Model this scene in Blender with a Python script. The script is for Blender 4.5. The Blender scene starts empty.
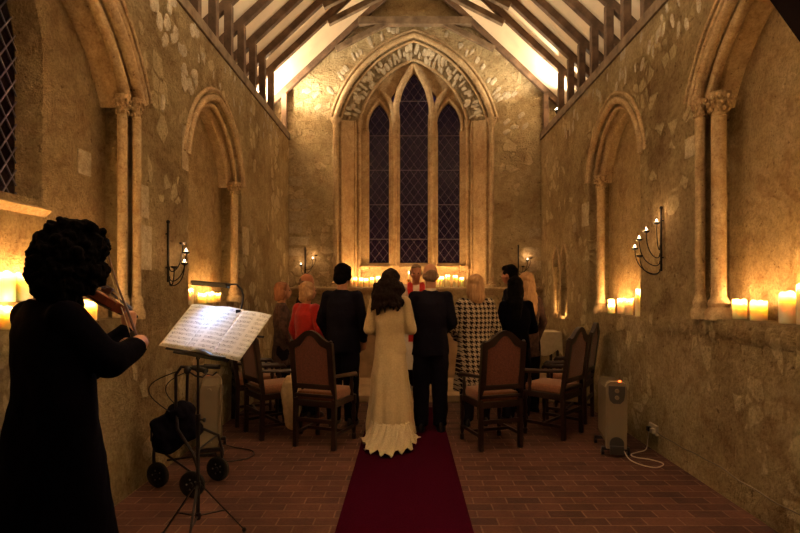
import bpy, bmesh, math, random
from mathutils import Vector, Matrix, noise as mnoise
random.seed(7)
C = bpy.context.scene.collection
S = bpy.context.scene
PI = math.pi

# ------------------------------------------------------------------ camera, world, exposure
cam = bpy.data.cameras.new('camera'); camo = bpy.data.objects.new('camera', cam); C.objects.link(camo)
cam.lens = 24; cam.sensor_width = 36; cam.shift_x = -7/800; cam.shift_y = 20.5/800
cam.clip_start = 0.05
camo.location = (0, 0, 1.5); camo.rotation_euler = (PI/2, 0, 0)
S.camera = camo
w = bpy.data.worlds.new('night'); S.world = w; w.use_nodes = True
bg = w.node_tree.nodes['Background']; bg.inputs[0].default_value = (0.004, 0.0018, 0.006, 1); bg.inputs[1].default_value = 1.0
S.view_settings.view_transform = 'Standard'; S.view_settings.look = 'None'
S.view_settings.exposure = 2.3; S.view_settings.gamma = 1; S.view_settings.use_curve_mapping = False

CANDLE_W = 0.66        # power of one pillar candle
CANDLE_C = (1.0, 0.54, 0.18)
SCONCE_W = 0.16
ROOF_W = 44.0          # uplights on the wall heads
FILL_W = 190.0           # added floodlights out of view, lifting the light on ceiling and walls
ROOF_C = (1.0, 0.79, 0.49)

# ------------------------------------------------------------------ helpers
def fin(o, parent=None, kind=None):
    C.objects.link(o)
    if parent is not None: o.parent = parent
    if kind: o['kind'] = kind
    return o
def smooth(me, ang=None):
    for p in me.polygons: p.use_smooth = True
    if ang is not None:
        try: me.set_sharp_from_angle(angle=math.radians(ang))
        except Exception: pass
def obj(name, bm, m, parent=None, kind=None, sm=35):
    bmesh.ops.recalc_face_normals(bm, faces=bm.faces)
    me = bpy.data.meshes.new(name); bm.to_mesh(me); bm.free()
    mats = m if isinstance(m, (list, tuple)) else [m]
    for x in mats: me.materials.append(x)
    if sm is not None: smooth(me, sm)
    return fin(bpy.data.objects.new(name, me), parent, kind)
def empty(name, loc=(0, 0, 0), rz=0, label=None, cat=None, group=None, kind=None):
    o = bpy.data.objects.new(name, None); o.location = loc; o.rotation_euler = (0, 0, rz); o.empty_display_size = .1
    C.objects.link(o); tag(o, label, cat, group, kind); return o
def tag(o, label=None, cat=None, group=None, kind=None):
    if label: o['label'] = label
    if cat: o['category'] = cat
    if group: o['group'] = group
    if kind: o['kind'] = kind
    return o
def dup(root, loc=None, rz=None, label=None, group=None):
    r = root.copy(); C.objects.link(r)
    if loc is not None: r.location = loc
    if rz is not None: r.rotation_euler = (0, 0, rz)
    if label: r['label'] = label
    if group: r['group'] = group
    for ch in list(root.children):
        c = ch.copy(); C.objects.link(c); c.parent = r
        for g in list(ch.children):
            d = g.copy(); C.objects.link(d); d.parent = c
    return r
def V(*a): return Vector(a if len(a) > 1 else a[0])
def box(bm, c, s, rot=None, bev=0, mi=0):
    r = bmesh.ops.create_cube(bm, size=1)
    M = Matrix.Translation(c) @ (rot.to_4x4() if rot is not None else Matrix()) @ Matrix.Diagonal((s[0], s[1], s[2], 1))
    bmesh.ops.transform(bm, matrix=M, verts=r['verts'])
    fs = set(f for v in r['verts'] for f in v.link_faces)
    for f in fs: f.material_index = mi
    if bev:
        es = list(set(e for v in r['verts'] for e in v.link_edges))
        bmesh.ops.bevel(bm, geom=es, offset=bev, segments=2, affect='EDGES', profile=.6)
def beam(bm, a, b, wx, wz, up=(0, 0, 1), bev=.006):
    """box running from a to b, wx across, wz along up"""
    a = V(a); b = V(b); d = b-a; L = d.length; y = d.normalized(); x = y.cross(V(up)).normalized(); z = x.cross(y)
    R = Matrix((x, y, z)).transposed()
    box(bm, (a+b)/2, (wx, L, wz), R, bev)
def frames(pts, closed=False):
    n = len(pts); T = []
    for i in range(n):
        a = pts[(i-1) % n] if (closed or i > 0) else pts[0]
        b = pts[(i+1) % n] if (closed or i < n-1) else pts[-1]
        T.append((b-a).normalized())
    t = T[0]; u = t.orthogonal().normalized(); out = []
    for i in range(n):
        if i:
            ax = T[i-1].cross(T[i])
            if ax.length > 1e-7: u = Matrix.Rotation(T[i-1].angle(T[i]), 3, ax.normalized()) @ u
        out.append((u.copy(), T[i].cross(u)))
    return out
def tube(bm, pts, r, seg=10, sx=1, mi=0):
    pts = [V(p) for p in pts]; n = len(pts)
    rr = r if isinstance(r, (list, tuple)) else [r]*n
    F = frames(pts); rings = []
    for p, q, (u, v) in zip(pts, rr, F):
        rings.append([bm.verts.new(p+u*(q*math.cos(2*PI*k/seg)*sx)+v*(q*math.sin(2*PI*k/seg))) for k in range(seg)])
    fs = []
    for i in range(n-1):
        for k in range(seg): fs.append(bm.faces.new((rings[i][k], rings[i][(k+1) % seg], rings[i+1][(k+1) % seg], rings[i+1][k])))
    fs.append(bm.faces.new(rings[0][::-1])); fs.append(bm.faces.new(rings[-1]))
    for f in fs: f.material_index = mi
def ell(bm, c, r, rot=None, seg=16, mi=0):
    q = bmesh.ops.create_uvsphere(bm, u_segments=seg, v_segments=max(6, seg*2//3), radius=1)
    M = Matrix.Translation(c) @ (rot.to_4x4() if rot is not None else Matrix()) @ Matrix.Diagonal((r[0], r[1], r[2], 1))
    bmesh.ops.transform(bm, matrix=M, verts=q['verts'])
    for f in set(f for v in q['verts'] for f in v.link_faces): f.material_index = mi
def cap(bm, a, b, ra, rb, seg=12):
    """tapered limb with round ends"""
    a = V(a); b = V(b); d = (b-a).normalized()
    P = []; R = []
    for k in range(4): t = k/4*PI/2; P.append(a-d*ra*math.cos(t)); R.append(max(ra*math.sin(t), .001))
    P.append(a); R.append(ra)
    P.append(b); R.append(rb)
    for k in range(1, 5): t = k/4*PI/2; P.append(b+d*rb*math.sin(t)); R.append(max(rb*math.cos(t), .001))
    tube(bm, P, R, seg)
def lathe(bm, prof, c=(0, 0, 0), seg=24, M=None, mi=0):
    c = V(c); rings = []
    for r, z in prof:
        ring = []
        for k in range(seg):
            p = V(r*math.cos(2*PI*k/seg), r*math.sin(2*PI*k/seg), z)
            if M is not None: p = M @ p
            ring.append(bm.verts.new(c+p))
        rings.append(ring)
    fs = []
    for i in range(len(rings)-1):
        for k in range(seg): fs.append(bm.faces.new((rings[i][k], rings[i][(k+1) % seg], rings[i+1][(k+1) % seg], rings[i+1][k])))
    if prof[0][0] > 1e-5: fs.append(bm.faces.new(rings[0][::-1]))
    if prof[-1][0] > 1e-5: fs.append(bm.faces.new(rings[-1]))
    for f in fs: f.material_index = mi
def prism(bm, pts, t0, t1, fn, mi=0):
    """extrude 2D outline pts (a,b) between t0 and t1, fn(a,b,t)->world"""
    A = [bm.verts.new(fn(a, b, t0)) for a, b in pts]; B = [bm.verts.new(fn(a, b, t1)) for a, b in pts]
    n = len(pts); fs = []
    for i in range(n): fs.append(bm.faces.new((A[i], A[(i+1) % n], B[(i+1) % n], B[i])))
    fs.append(bm.faces.new(A[::-1])); fs.append(bm.faces.new(B))
    for f in fs: f.material_index = mi
def loft(bm, rings, seg=28, rip=None):
    """rings: (x,y,z,rx,ry[,ripple amp]); rip=(n,phase)"""
    R = []
    for g in rings:
        x, y, z, rx, ry = g[:5]; amp = g[5] if len(g) > 5 else 0
        ring = []
        for k in range(seg):
            t = 2*PI*k/seg; f = 1
            if rip and amp: f += amp*(math.sin(rip[0]*t+rip[1])+.5*math.sin((rip[0]*2-1)*t+rip[1]*2.3+z*3))
            ring.append(bm.verts.new((x+rx*f*math.cos(t), y+ry*f*math.sin(t), z)))
        R.append(ring)
    for i in range(len(R)-1):
        for k in range(seg): bm.faces.new((R[i][k], R[i][(k+1) % seg], R[i+1][(k+1) % seg], R[i+1][k]))
    bm.faces.new(R[0][::-1]); bm.faces.new(R[-1])
def remesh(name, bm, m, parent, voxel=.012, sm=4, disp=None, xf=None):
    """one continuous skin around all overlapping volumes of bm"""
    bmesh.ops.recalc_face_normals(bm, faces=bm.faces)
    me = bpy.data.meshes.new(name); bm.to_mesh(me); bm.free()
    o = bpy.data.objects.new(name, me); C.objects.link(o)
    md = o.modifiers.new('r', 'REMESH'); md.mode = 'VOXEL'; md.voxel_size = voxel
    if sm: s = o.modifiers.new('s', 'SMOOTH'); s.factor = .5; s.iterations = sm
    dg = bpy.context.evaluated_depsgraph_get(); dg.update()
    m2 = bpy.data.meshes.new_from_object(o.evaluated_get(dg)); o.modifiers.clear(); o.data = m2; bpy.data.meshes.remove(me)
    m2.name = name
    if disp:
        amp, fr = disp; nn = [v.normal.copy() for v in m2.vertices]
        for v, n in zip(m2.vertices, nn):
            v.co += n*(amp*mnoise.fractal(v.co*fr, 1.0, 2.0, 3))
    if xf is not None: m2.transform(xf)
    m2.materials.clear(); m2.materials.append(m)
    smooth(m2); o.parent = parent
    return o
def poly2d(outer, holes, t0, t1, fn, name, m, kind='structure', parent=None):
    cu = bpy.data.curves.new(name, 'CURVE'); cu.dimensions = '2D'; cu.fill_mode = 'BOTH'; cu.extrude = .5
    for P in [outer]+holes:
        sp = cu.splines.new('POLY'); sp.points.add(len(P)-1); sp.use_cyclic_u = True
        for q, (a, b) in zip(sp.points, P): q.co = (a, b, 0, 1)
    o = bpy.data.objects.new(name, cu); C.objects.link(o)
    dg = bpy.context.evaluated_depsgraph_get(); dg.update()
    me = bpy.data.meshes.new_from_object(o.evaluated_get(dg))
    bpy.data.objects.remove(o); bpy.data.curves.remove(cu)
    for v in me.vertices: v.co = fn(v.co.x, v.co.y, t0+(v.co.z+.5)*(t1-t0))
    bm = bmesh.new(); bm.from_mesh(me); bpy.data.meshes.remove(me)
    bmesh.ops.remove_doubles(bm, verts=bm.verts, dist=1e-5)
    return obj(name, bm, m, parent, kind, sm=None)

def arc_half(w_, h, R, n=10):
    """from (w,0) to (0,h) along circle radius R bulging outwards"""
    mx, my = w_/2, h/2; L = math.hypot(w_, h); R = max(R, L/2*1.001)
    d = math.sqrt(R*R-L*L/4); cx, cy = mx-d*h/L, my-d*w_/L
    a0 = math.atan2(0-cy, w_-cx); a1 = math.atan2(h-cy, 0-cx)
    return [(cx+R*math.cos(a0+(a1-a0)*k/n), cy+R*math.sin(a0+(a1-a0)*k/n)) for k in range(n+1)]
def arch(cx, w_, zs, za, R, off=0, n=10):
    """arch path from right springing over apex to left springing"""
    q = arc_half(w_, za-zs, R, n)
    if off:
        p2 = []
        for i, (a, b) in enumerate(q):
            a0, b0 = q[max(i-1, 0)]; a1, b1 = q[min(i+1, n)]
            dx, dy = a1-a0, b1-b0; L = math.hypot(dx, dy); p2.append((a+dy/L*off, b-dx/L*off))
        # cut at the centre line
        a, b = p2[-1]; a0, b0 = p2[-2]; k = (0-a)/((a-a0) or 1e-9); p2[-1] = (0, b+(b-b0)*k)
        q = p2
    return [(cx+a, zs+b) for a, b in q]+[(cx-a, zs+b) for a, b in q[-2::-1]]
def opening(cx, w_, z0, zs, za, R, n=10, off=0):
    p = arch(cx, w_, zs, za, R, off, n)
    return [(cx+w_+off, z0-0*off)]+p+[(cx-w_-off, z0)]

# ------------------------------------------------------------------ materials
def nt(name):
    m = bpy.data.materials.new(name); m.use_nodes = True; t = m.node_tree
    return m, t, t.nodes['Principled BSDF'], t.nodes, t.links
def ramp(N, stops):
    r = N.new('ShaderNodeValToRGB'); e = r.color_ramp.elements
    while len(e) < len(stops): e.new(.5)
    for x, (p, c) in zip(e, stops): x.position = p; x.color = (*c, 1)
    return r
def noise(N, L, vec, sc, det=6, rough=.6, dist=0):
    n = N.new('ShaderNodeTexNoise'); n.inputs['Scale'].default_value = sc; n.inputs['Detail'].default_value = det
    n.inputs['Roughness'].default_value = rough; n.inputs['Distortion'].default_value = dist
    L.new(vec, n.inputs['Vector']); return n
def mix(N, L, a, b, f, mode='MIX'):
    x = N.new('ShaderNodeMix'); x.data_type = 'RGBA'; x.blend_type = mode
    for s, v in ((6, a), (7, b), (0, f)):
        if hasattr(v, 'is_linked') or hasattr(v, 'links'): L.new(v, x.inputs[s])
        elif isinstance(v, (int, float)): x.inputs[s].default_value = v
        else: x.inputs[s].default_value = (*v, 1)
    return x.outputs[2]
def math_(N, L, op, a, b=0.0, c=None):
    x = N.new('ShaderNodeMath'); x.operation = op
    for i, v in enumerate((a, b) if c is None else (a, b, c)):
        if isinstance(v, (int, float)): x.inputs[i].default_value = v
        else: L.new(v, x.inputs[i])
    return x.outputs[0]
def stone(name, lo, mid, hi, rubble=.5, bump=1.0, sc=1.0):
    m, t, P, N, L = nt(name)
    tc = N.new('ShaderNodeTexCoord'); vec = tc.outputs['Object']
    n1 = noise(N, L, vec, 1.1*sc, 8, .62, .4); r1 = ramp(N, [(.30, lo), (.5, mid), (.72, hi)]); L.new(n1.outputs[0], r1.inputs[0])
    n2 = noise(N, L, vec, 9*sc, 8, .7); r2 = ramp(N, [(.3, (.62, .56, .50)), (.6, (1, 1, 1))]); L.new(n2.outputs[0], r2.inputs[0])
    col = mix(N, L, r1.outputs[0], r2.outputs[0], .8, 'MULTIPLY')
    # exposed pale rubble where the plaster has gone
    dv = mix(N, L, vec, n2.outputs[1], .035, 'ADD')
    v = N.new('ShaderNodeTexVoronoi'); v.feature = 'DISTANCE_TO_EDGE'; v.inputs['Scale'].default_value = 6.2*sc; L.new(dv, v.inputs['Vector'])
    v2 = N.new('ShaderNodeTexVoronoi'); v2.inputs['Scale'].default_value = 6.2*sc; L.new(dv, v2.inputs['Vector'])
    sep = N.new('ShaderNodeSeparateColor'); L.new(v2.outputs['Color'], sep.inputs[0])
    big = noise(N, L, vec, .9*sc, 3, .5)
    gate = math_(N, L, 'GREATER_THAN', math_(N, L, 'ADD', math_(N, L, 'MULTIPLY', sep.outputs[0], .42), big.outputs[0]), .93-.13*rubble)
    edge = ramp(N, [(.03, (0, 0, 0)), (.10, (1, 1, 1))]); L.new(v.outputs['Distance'], edge.inputs[0])
    mask = math_(N, L, 'MULTIPLY', gate, edge.outputs[0])
    pale = tuple(min(1, c*1.45+.04) for c in hi)
    col = mix(N, L, col, pale, math_(N, L, 'MULTIPLY', mask, .65*min(1, rubble*1.5)))
    # pits and stains
    n4 = noise(N, L, vec, 21*sc, 3, .5); pit = ramp(N, [(.27, (.35, .28, .24)), (.34, (1, 1, 1))]); L.new(n4.outputs[0], pit.inputs[0])
    col = mix(N, L, col, pit.outputs[0], .75, 'MULTIPLY')
    n5 = noise(N, L, vec, 2.7*sc, 5, .7, 1.2); st = ramp(N, [(.34, (.62, .47, .36)), (.48, (1, 1, 1))]); L.new(n5.outputs[0], st.inputs[0])
    col = mix(N, L, col, st.outputs[0], .55, 'MULTIPLY')
    L.new(col, P.inputs['Base Color']); P.inputs['Roughness'].default_value = .93; P.inputs['Specular IOR Level'].default_value = .15
    n3 = noise(N, L, vec, 34*sc, 6, .75)
    gr = ramp(N, [(.36, (.66, .60, .55)), (.52, (1, 1, 1)), (.70, (1.12, 1.12, 1.12))]); L.new(n3.outputs[0], gr.inputs[0])
    col = mix(N, L, col, gr.outputs[0], .85, 'MULTIPLY'); L.new(col, P.inputs['Base Color'])
    h = math_(N, L, 'MULTIPLY', n2.outputs[0], 1.3)
    h = math_(N, L, 'ADD', h, math_(N, L, 'MULTIPLY', n3.outputs[0], 1.0))
    h = math_(N, L, 'ADD', h, math_(N, L, 'MULTIPLY', n1.outputs[0], 2.2))
    h = math_(N, L, 'ADD', h, math_(N, L, 'MULTIPLY', mask, .35))
    sp = N.new('ShaderNodeSeparateColor'); L.new(pit.outputs[0], sp.inputs[0]); h = math_(N, L, 'ADD', h, math_(N, L, 'MULTIPLY', sp.outputs[0], .35))
    b = N.new('ShaderNodeBump'); b.inputs['Strength'].default_value = 1.0*bump; b.inputs['Distance'].default_value = .075; L.new(h, b.inputs['Height'])
    L.new(b.outputs[0], P.inputs['Normal'])
    return m
def simple(name, col, rough=.6, metal=0, var=.25, sc=12, bump=.1, sheen=0, spec=.5, emit=None, es=0, stretch=None, hi=None):
    m, t, P, N, L = nt(name)
    tc = N.new('ShaderNodeTexCoord'); vec = tc.outputs['Object']
    if stretch:
        mp = N.new('ShaderNodeMapping'); mp.inputs['Scale'].default_value = stretch; L.new(vec, mp.inputs[0]); vec = mp.outputs[0]
    n = noise(N, L, vec, sc, 6, .6)
    r = ramp(N, [(.3, tuple(c*(1-var) for c in col)), (.7, hi or tuple(min(1, c*(1+var)) for c in col))]); L.new(n.outputs[0], r.inputs[0])
    L.new(r.outputs[0], P.inputs['Base Color']); P.inputs['Roughness'].default_value = rough; P.inputs['Metallic'].default_value = metal
    P.inputs['Specular IOR Level'].default_value = spec
    if sheen: P.inputs['Sheen Weight'].default_value = sheen
    if bump:
        b = N.new('ShaderNodeBump'); b.inputs['Strength'].default_value = bump; b.inputs['Distance'].default_value = .01
        L.new(n.outputs[0], b.inputs['Height']); L.new(b.outputs[0], P.inputs['Normal'])
    if emit: P.inputs['Emission Color'].default_value = (*emit, 1); P.inputs['Emission Strength'].default_value = es
    return m
M_wall = stone('plastered_rubble_wall', (.33, .225, .12), (.58, .45, .26), (.72, .58, .37), .46)
M_east = stone('east_wall_masonry', (.42, .32, .18), (.56, .44, .26), (.66, .54, .35), .35, .8)
M_rubble = stone('dark_rubble_mortar', (.32, .23, .13), (.46, .35, .21), (.58, .46, .30), .9, 1.2, 2.2)
M_dress = stone('dressed_limestone', (.42, .29, .17), (.56, .42, .26), (.64, .50, .33), 0, .35, 1.6)
M_niche = stone('niche_plaster', (.50, .35, .18), (.66, .49, .27), (.74, .58, .36), .08, .9, 1.3)
M_block = stone('pale_ashlar_block', (.50, .40, .27), (.60, .50, .35), (.68, .59, .43), 0, .5, 2)
M_chip = stone('pale_flint_chip', (.55, .47, .35), (.68, .60, .47), (.75, .68, .56), 0, .5, 3)
M_oak = simple('old_oak', (.11, .062, .038), .8, 0, .45, 6, .5, stretch=(1, 1, 1), hi=(.21, .125, .08))
M_oaklight = simple('weathered_oak', (.15, .092, .055), .8, 0, .4, 7, .5, hi=(.27, .19, .125))
M_lime = simple('limewashed_ceiling', (.80, .66, .50), .95, 0, .10, 2.5, .25)
M_darkfill = simple('dark_patch_fill', (.014, .008, .010), .9, 0, .4, 6, .3, spec=.05)  # near-black so the made-up brace stays dark, as if unlit
M_iron = simple('wrought_iron', (.016, .012, .012), .5, .6, .4, 30, .2)
M_lead = simple('window_lead', (.17, .14, .16), .6, .3, .2, 20, .1)
M_black = simple('black_plastic', (.012, .010, .016), .45, 0, .3, 20, .05)
M_metal = simple('dark_metal_tube', (.035, .03, .04), .35, .7, .3, 30, .03)
M_chrome = simple('worn_steel', (.35, .33, .33), .35, .9, .2, 30, .03)
M_bag = simple('black_nylon', (.004, .003, .009), .85, 0, .4, 25, .25, spec=.1)
M_rubber = simple('black_rubber', (.012, .011, .012), .8, 0, .3, 30, .1)
M_chairwood = simple('dark_mahogany', (.020, .007, .006), .38, 0, .4, 9, .12)
M_chairfab = simple('rust_upholstery', (.15, .048, .034), .9, 0, .25, 70, .4, sheen=.3, spec=.2)
M_seatfab = simple('tan_upholstery', (.27, .115, .065), .9, 0, .25, 70, .4, sheen=.3, spec=.2)
M_suit = simple('navy_black_suit', (.0035, .0028, .009), .85, 0, .3, 40, .2, sheen=.0, spec=.12)
M_blk = simple('black_wool', (.0012, .0009, .0035), .9, 0, .3, 40, .2, sheen=.0, spec=.04)
M_trous = simple('dark_trousers', (.008, .006, .012), .9, 0, .3, 40, .15, spec=.1)
M_red = simple('red_jacket', (.40, .012, .012), .8, 0, .2, 30, .2, sheen=.3, spec=.2)
M_brown = simple('dark_patterned_coat', (.045, .018, .018), .9, 0, .5, 22, .2, hi=(.12, .06, .05))
M_ivory = simple('ivory_brocade', (.50, .39, .235), .75, 0, .12, 60, .35, sheen=.2, spec=.25)
M_lace = simple('ivory_lace', (.50, .41, .28), .85, 0, .25, 110, .5, spec=.2)
M_white = simple('white_surplice', (.68, .60, .52), .9, 0, .08, 20, .15, spec=.2)
M_stole = simple('red_stole', (.52, .018, .012), .7, 0, .15, 30, .1)
M_skin = simple('skin', (.50, .24, .15), .55, 0, .1, 8, .05, spec=.3)
M_skinr = simple('ruddy_skin', (.52, .22, .14), .55, 0, .12, 8, .05, spec=.3)
M_hblack = simple('black_hair', (.0022, .0014, .002), .8, 0, .4, 14, .9, stretch=(4, 4, .6), spec=.05)
M_hbrown = simple('dark_brown_hair', (.010, .0045, .004), .7, 0, .4, 14, .9, stretch=(4, 4, .6), spec=.07)
M_hgrey = simple('grey_hair', (.19, .115, .075), .7, 0, .3, 14, .8, stretch=(4, 4, .6), spec=.2)
M_hblond = simple('blonde_hair', (.40, .22, .11), .55, 0, .3, 14, .9, stretch=(4, 4, .6), spec=.3)
M_hred = simple('auburn_hair', (.26, .10, .045), .55, 0, .3, 14, .9, stretch=(4, 4, .6), spec=.3)
M_shoe = simple('black_leather', (.01, .008, .009), .35, 0, .2, 20, .05)
M_eye = simple('eye', (.12, .08, .06), .2, 0, .1, 5, 0)
M_lip = simple('lips', (.42, .12, .09), .5, 0, .1, 5, 0)
M_violin = simple('varnished_violin_wood', (.20, .05, .02), .25, 0, .35, 6, .03, stretch=(1, 6, 1))
M_ebony = simple('ebony', (.012, .008, .008), .4, 0, .2, 20, .03)
M_bowwood = simple('bow_wood', (.07, .02, .012), .4, 0, .2, 20, .03)
M_cream = simple('cream_garment', (.52, .38, .22), .9, 0, .15, 30, .3, spec=.2)
M_cloth = simple('white_table_cloth', (.55, .46, .32), .9, 0, .1, 25, .2, spec=.2)
M_heater = simple('cream_enamel', (.24, .185, .125), .5, 0, .06, 4, .02)
M_heatgrey = simple('grey_control_panel', (.05, .045, .05), .4, 0, .1, 10, .02)
M_cable = simple('white_cable', (.55, .46, .36), .6, 0, .1, 10, .02)
M_cablegrey = simple('dusty_cable', (.24, .19, .14), .7, 0, .2, 10, .02)
M_brass = simple('polished_brass', (.75, .48, .14), .25, .95, .1, 10, .03)
M_altar = simple('altar_stone', (.40, .27, .16), .85, 0, .25, 5, .4)
M_flame = simple('candle_flame', (1, .8, .4), .5, 0, 0, 5, 0, emit=(1, .78, .42), es=5)
M_tflame = simple('tealight_flame', (1, .9, .8), .5, 0, 0, 5, 0, emit=(1, .80, .66), es=4)
M_bulb = simple('lit_lamp_face', (1, .95, .8), .5, 0, 0, 5, 0, emit=(1, .9, .66), es=8)
M_ledred = simple('red_pilot_light', (1, .1, .02), .5, 0, 0, 5, 0, emit=(1, .07, .01), es=2.5)
M_led = simple('white_led_strip', (1, 1, 1), .5, 0, 0, 5, 0, emit=(.75, .85, 1), es=2)
def wax():
    m, t, P, N, L = nt('candle_wax')
    tc = N.new('ShaderNodeTexCoord'); n = noise(N, L, tc.outputs['Object'], 18, 4)
    r = ramp(N, [(.3, (.93, .78, .55)), (.7, (.97, .84, .62))]); L.new(n.outputs[0], r.inputs[0]); L.new(r.outputs[0], P.inputs['Base Color'])
    P.inputs['Subsurface Weight'].default_value = 1; P.inputs['Subsurface Radius'].default_value = (1.0, .74, .48); P.inputs['Subsurface Scale'].default_value = .085
    P.inputs['Roughness'].default_value = .5
    return m
M_wax = wax()
def floor_mat():
    m, t, P, N, L = nt('worn_red_brick_floor')
    tc = N.new('ShaderNodeTexCoord'); vec = tc.outputs['Object']
    nw = noise(N, L, vec, 3, 3); dv = mix(N, L, vec, nw.outputs[1], .012, 'ADD')
    b = N.new('ShaderNodeTexBrick'); b.inputs['Scale'].default_value = 1; b.inputs['Brick Width'].default_value = .235; b.inputs['Row Height'].default_value = .112
    b.inputs['Mortar Size'].default_value = .006; b.inputs['Mortar Smooth'].default_value = .3; b.inputs['Bias'].default_value = 0
    b.inputs['Color1'].default_value = (.070, .029, .026, 1); b.inputs['Color2'].default_value = (.135, .058, .045, 1); b.inputs['Mortar'].default_value = (.20, .12, .088, 1)
    L.new(dv, b.inputs['Vector'])
    n = noise(N, L, vec, 2.2, 8, .7); r = ramp(N, [(.3, (.5, .45, .45)), (.7, (1.15, 1.1, 1.0))]); L.new(n.outputs[0], r.inputs[0])
    c = mix(N, L, b.outputs['Color'], r.outputs[0], 1, 'MULTIPLY')
    n2 = noise(N, L, vec, 45, 4, .7); r2 = ramp(N, [(.35, (.7, .7, .7)), (.65, (1.1, 1.1, 1.1))]); L.new(n2.outputs[0], r2.inputs[0])
    c = mix(N, L, c, r2.outputs[0], .7, 'MULTIPLY')
    L.new(c, P.inputs['Base Color']); P.inputs['Roughness'].default_value = .75; P.inputs['Specular IOR Level'].default_value = .22
    h = math_(N, L, 'ADD', math_(N, L, 'MULTIPLY', b.outputs['Fac'], -1.2), math_(N, L, 'MULTIPLY', n2.outputs[0], .5))
    h = math_(N, L, 'ADD', h, math_(N, L, 'MULTIPLY', n.outputs[0], 1.2))
    bp = N.new('ShaderNodeBump'); bp.inputs['Strength'].default_value = .8; bp.inputs['Distance'].default_value = .01; L.new(h, bp.inputs['Height']); L.new(bp.outputs[0], P.inputs['Normal'])
    return m
def ashlar_mat(name, c1, c2, mo, bw, rh, rot=None):
    m, t, P, N, L = nt(name)
    tc = N.new('ShaderNodeTexCoord'); mp = N.new('ShaderNodeMapping'); L.new(tc.outputs['Object'], mp.inputs[0])
    mp.inputs['Rotation'].default_value = rot or (PI/2, 0, 0)
    vec = mp.outputs[0]
    nw = noise(N, L, vec, 2.2, 4); dv = mix(N, L, vec, nw.outputs[1], .05, 'ADD')
    b = N.new('ShaderNodeTexBrick'); b.inputs['Scale'].default_value = 1; b.inputs['Brick Width'].default_value = bw; b.inputs['Row Height'].default_value = rh
    b.inputs['Mortar Size'].default_value = .009; b.inputs['Mortar Smooth'].default_value = .5
    b.inputs['Color1'].default_value = (*c1, 1); b.inputs['Color2'].default_value = (*c2, 1); b.inputs['Mortar'].default_value = (*mo, 1)
    L.new(dv, b.inputs['Vector'])
    n = noise(N, L, vec, 1.6, 8, .65, .6); r = ramp(N, [(.32, (.6, .52, .42)), (.62, (1.1, 1.08, 1.05))]); L.new(n.outputs[0], r.inputs[0])
    c = mix(N, L, b.outputs['Color'], r.outputs[0], 1, 'MULTIPLY')
    n2 = noise(N, L, vec, 12, 8, .7); r2 = ramp(N, [(.3, (.65, .6, .55)), (.6, (1.05, 1.05, 1.05))]); L.new(n2.outputs[0], r2.inputs[0])
    c = mix(N, L, c, r2.outputs[0], .8, 'MULTIPLY')
    L.new(c, P.inputs['Base Color']); P.inputs['Roughness'].default_value = .93; P.inputs['Specular IOR Level'].default_value = .15
    h = math_(N, L, 'ADD', math_(N, L, 'MULTIPLY', b.outputs['Fac'], -.35), math_(N, L, 'MULTIPLY', n2.outputs[0], 1.0))
    h = math_(N, L, 'ADD', h, math_(N, L, 'MULTIPLY', n.outputs[0], 1.2))
    bp = N.new('ShaderNodeBump'); bp.inputs['Strength'].default_value = .7; bp.inputs['Distance'].default_value = .03; L.new(h, bp.inputs['Height']); L.new(bp.outputs[0], P.inputs['Normal'])
    return m
M_floor = floor_mat()
M_eastw = ashlar_mat('east_wall_coursed_stone', (.46, .345, .20), (.56, .44, .28), (.34, .24, .14), .42, .24)
def carpet_mat():
    return simple('crimson_carpet', (.034, .0012, .0085), 1, 0, .22, 90, .5, spec=.02)
M_carpet = carpet_mat()
def hound():
    m, t, P, N, L = nt('black_white_houndstooth_wool')
    tc = N.new('ShaderNodeTexCoord'); s = N.new('ShaderNodeSeparateXYZ'); L.new(tc.outputs['Object'], s.inputs[0])
    k = 19.5
    u = math_(N, L, 'MULTIPLY', math_(N, L, 'ADD', s.outputs[0], math_(N, L, 'MULTIPLY', s.outputs[1], .45)), k); v = math_(N, L, 'MULTIPLY', s.outputs[2], k)
    u = math_(N, L, 'ADD', u, 50); v = math_(N, L, 'ADD', v, 50)
    A = math_(N, L, 'LESS_THAN', math_(N, L, 'FRACT', u), .5); B = math_(N, L, 'LESS_THAN', math_(N, L, 'FRACT', v), .5)
    T = math_(N, L, 'LESS_THAN', math_(N, L, 'FRACT', math_(N, L, 'MULTIPLY', math_(N, L, 'ADD', u, v), 2)), .5)
    mx = math_(N, L, 'ADD', math_(N, L, 'MULTIPLY', A, T), math_(N, L, 'MULTIPLY', B, math_(N, L, 'SUBTRACT', 1, T)))
    n = noise(N, L, tc.outputs['Object'], 60, 4); c = mix(N, L, (.018, .010, .012), (.56, .45, .34), mx)
    c = mix(N, L, c, n.outputs[0], .3, 'MULTIPLY')
    L.new(c, P.inputs['Base Color']); P.inputs['Roughness'].default_value = .95; P.inputs['Specular IOR Level'].default_value = .15
    return m
M_hound = hound()
def glass_mat():
    m, t, P, N, L = nt('old_window_glass')
    tc = N.new('ShaderNodeTexCoord'); n = noise(N, L, tc.outputs['Object'], 5, 3)
    P.inputs['Base Color'].default_value = (.016, .005, .018, 1); P.inputs['Roughness'].default_value = .22
    b = N.new('ShaderNodeBump'); b.inputs['Strength'].default_value = .4; b.inputs['Distance'].default_value = .02; L.new(n.outputs[0], b.inputs['Height']); L.new(b.outputs[0], P.inputs['Normal'])
    tr = N.new('ShaderNodeBsdfTransparent'); mxs = N.new('ShaderNodeMixShader'); mxs.inputs[0].default_value = .35
    L.new(P.outputs[0], mxs.inputs[1]); L.new(tr.outputs[0], mxs.inputs[2]); L.new(mxs.outputs[0], N['Material Output'].inputs[0])
    return m
M_glass = glass_mat()
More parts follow.
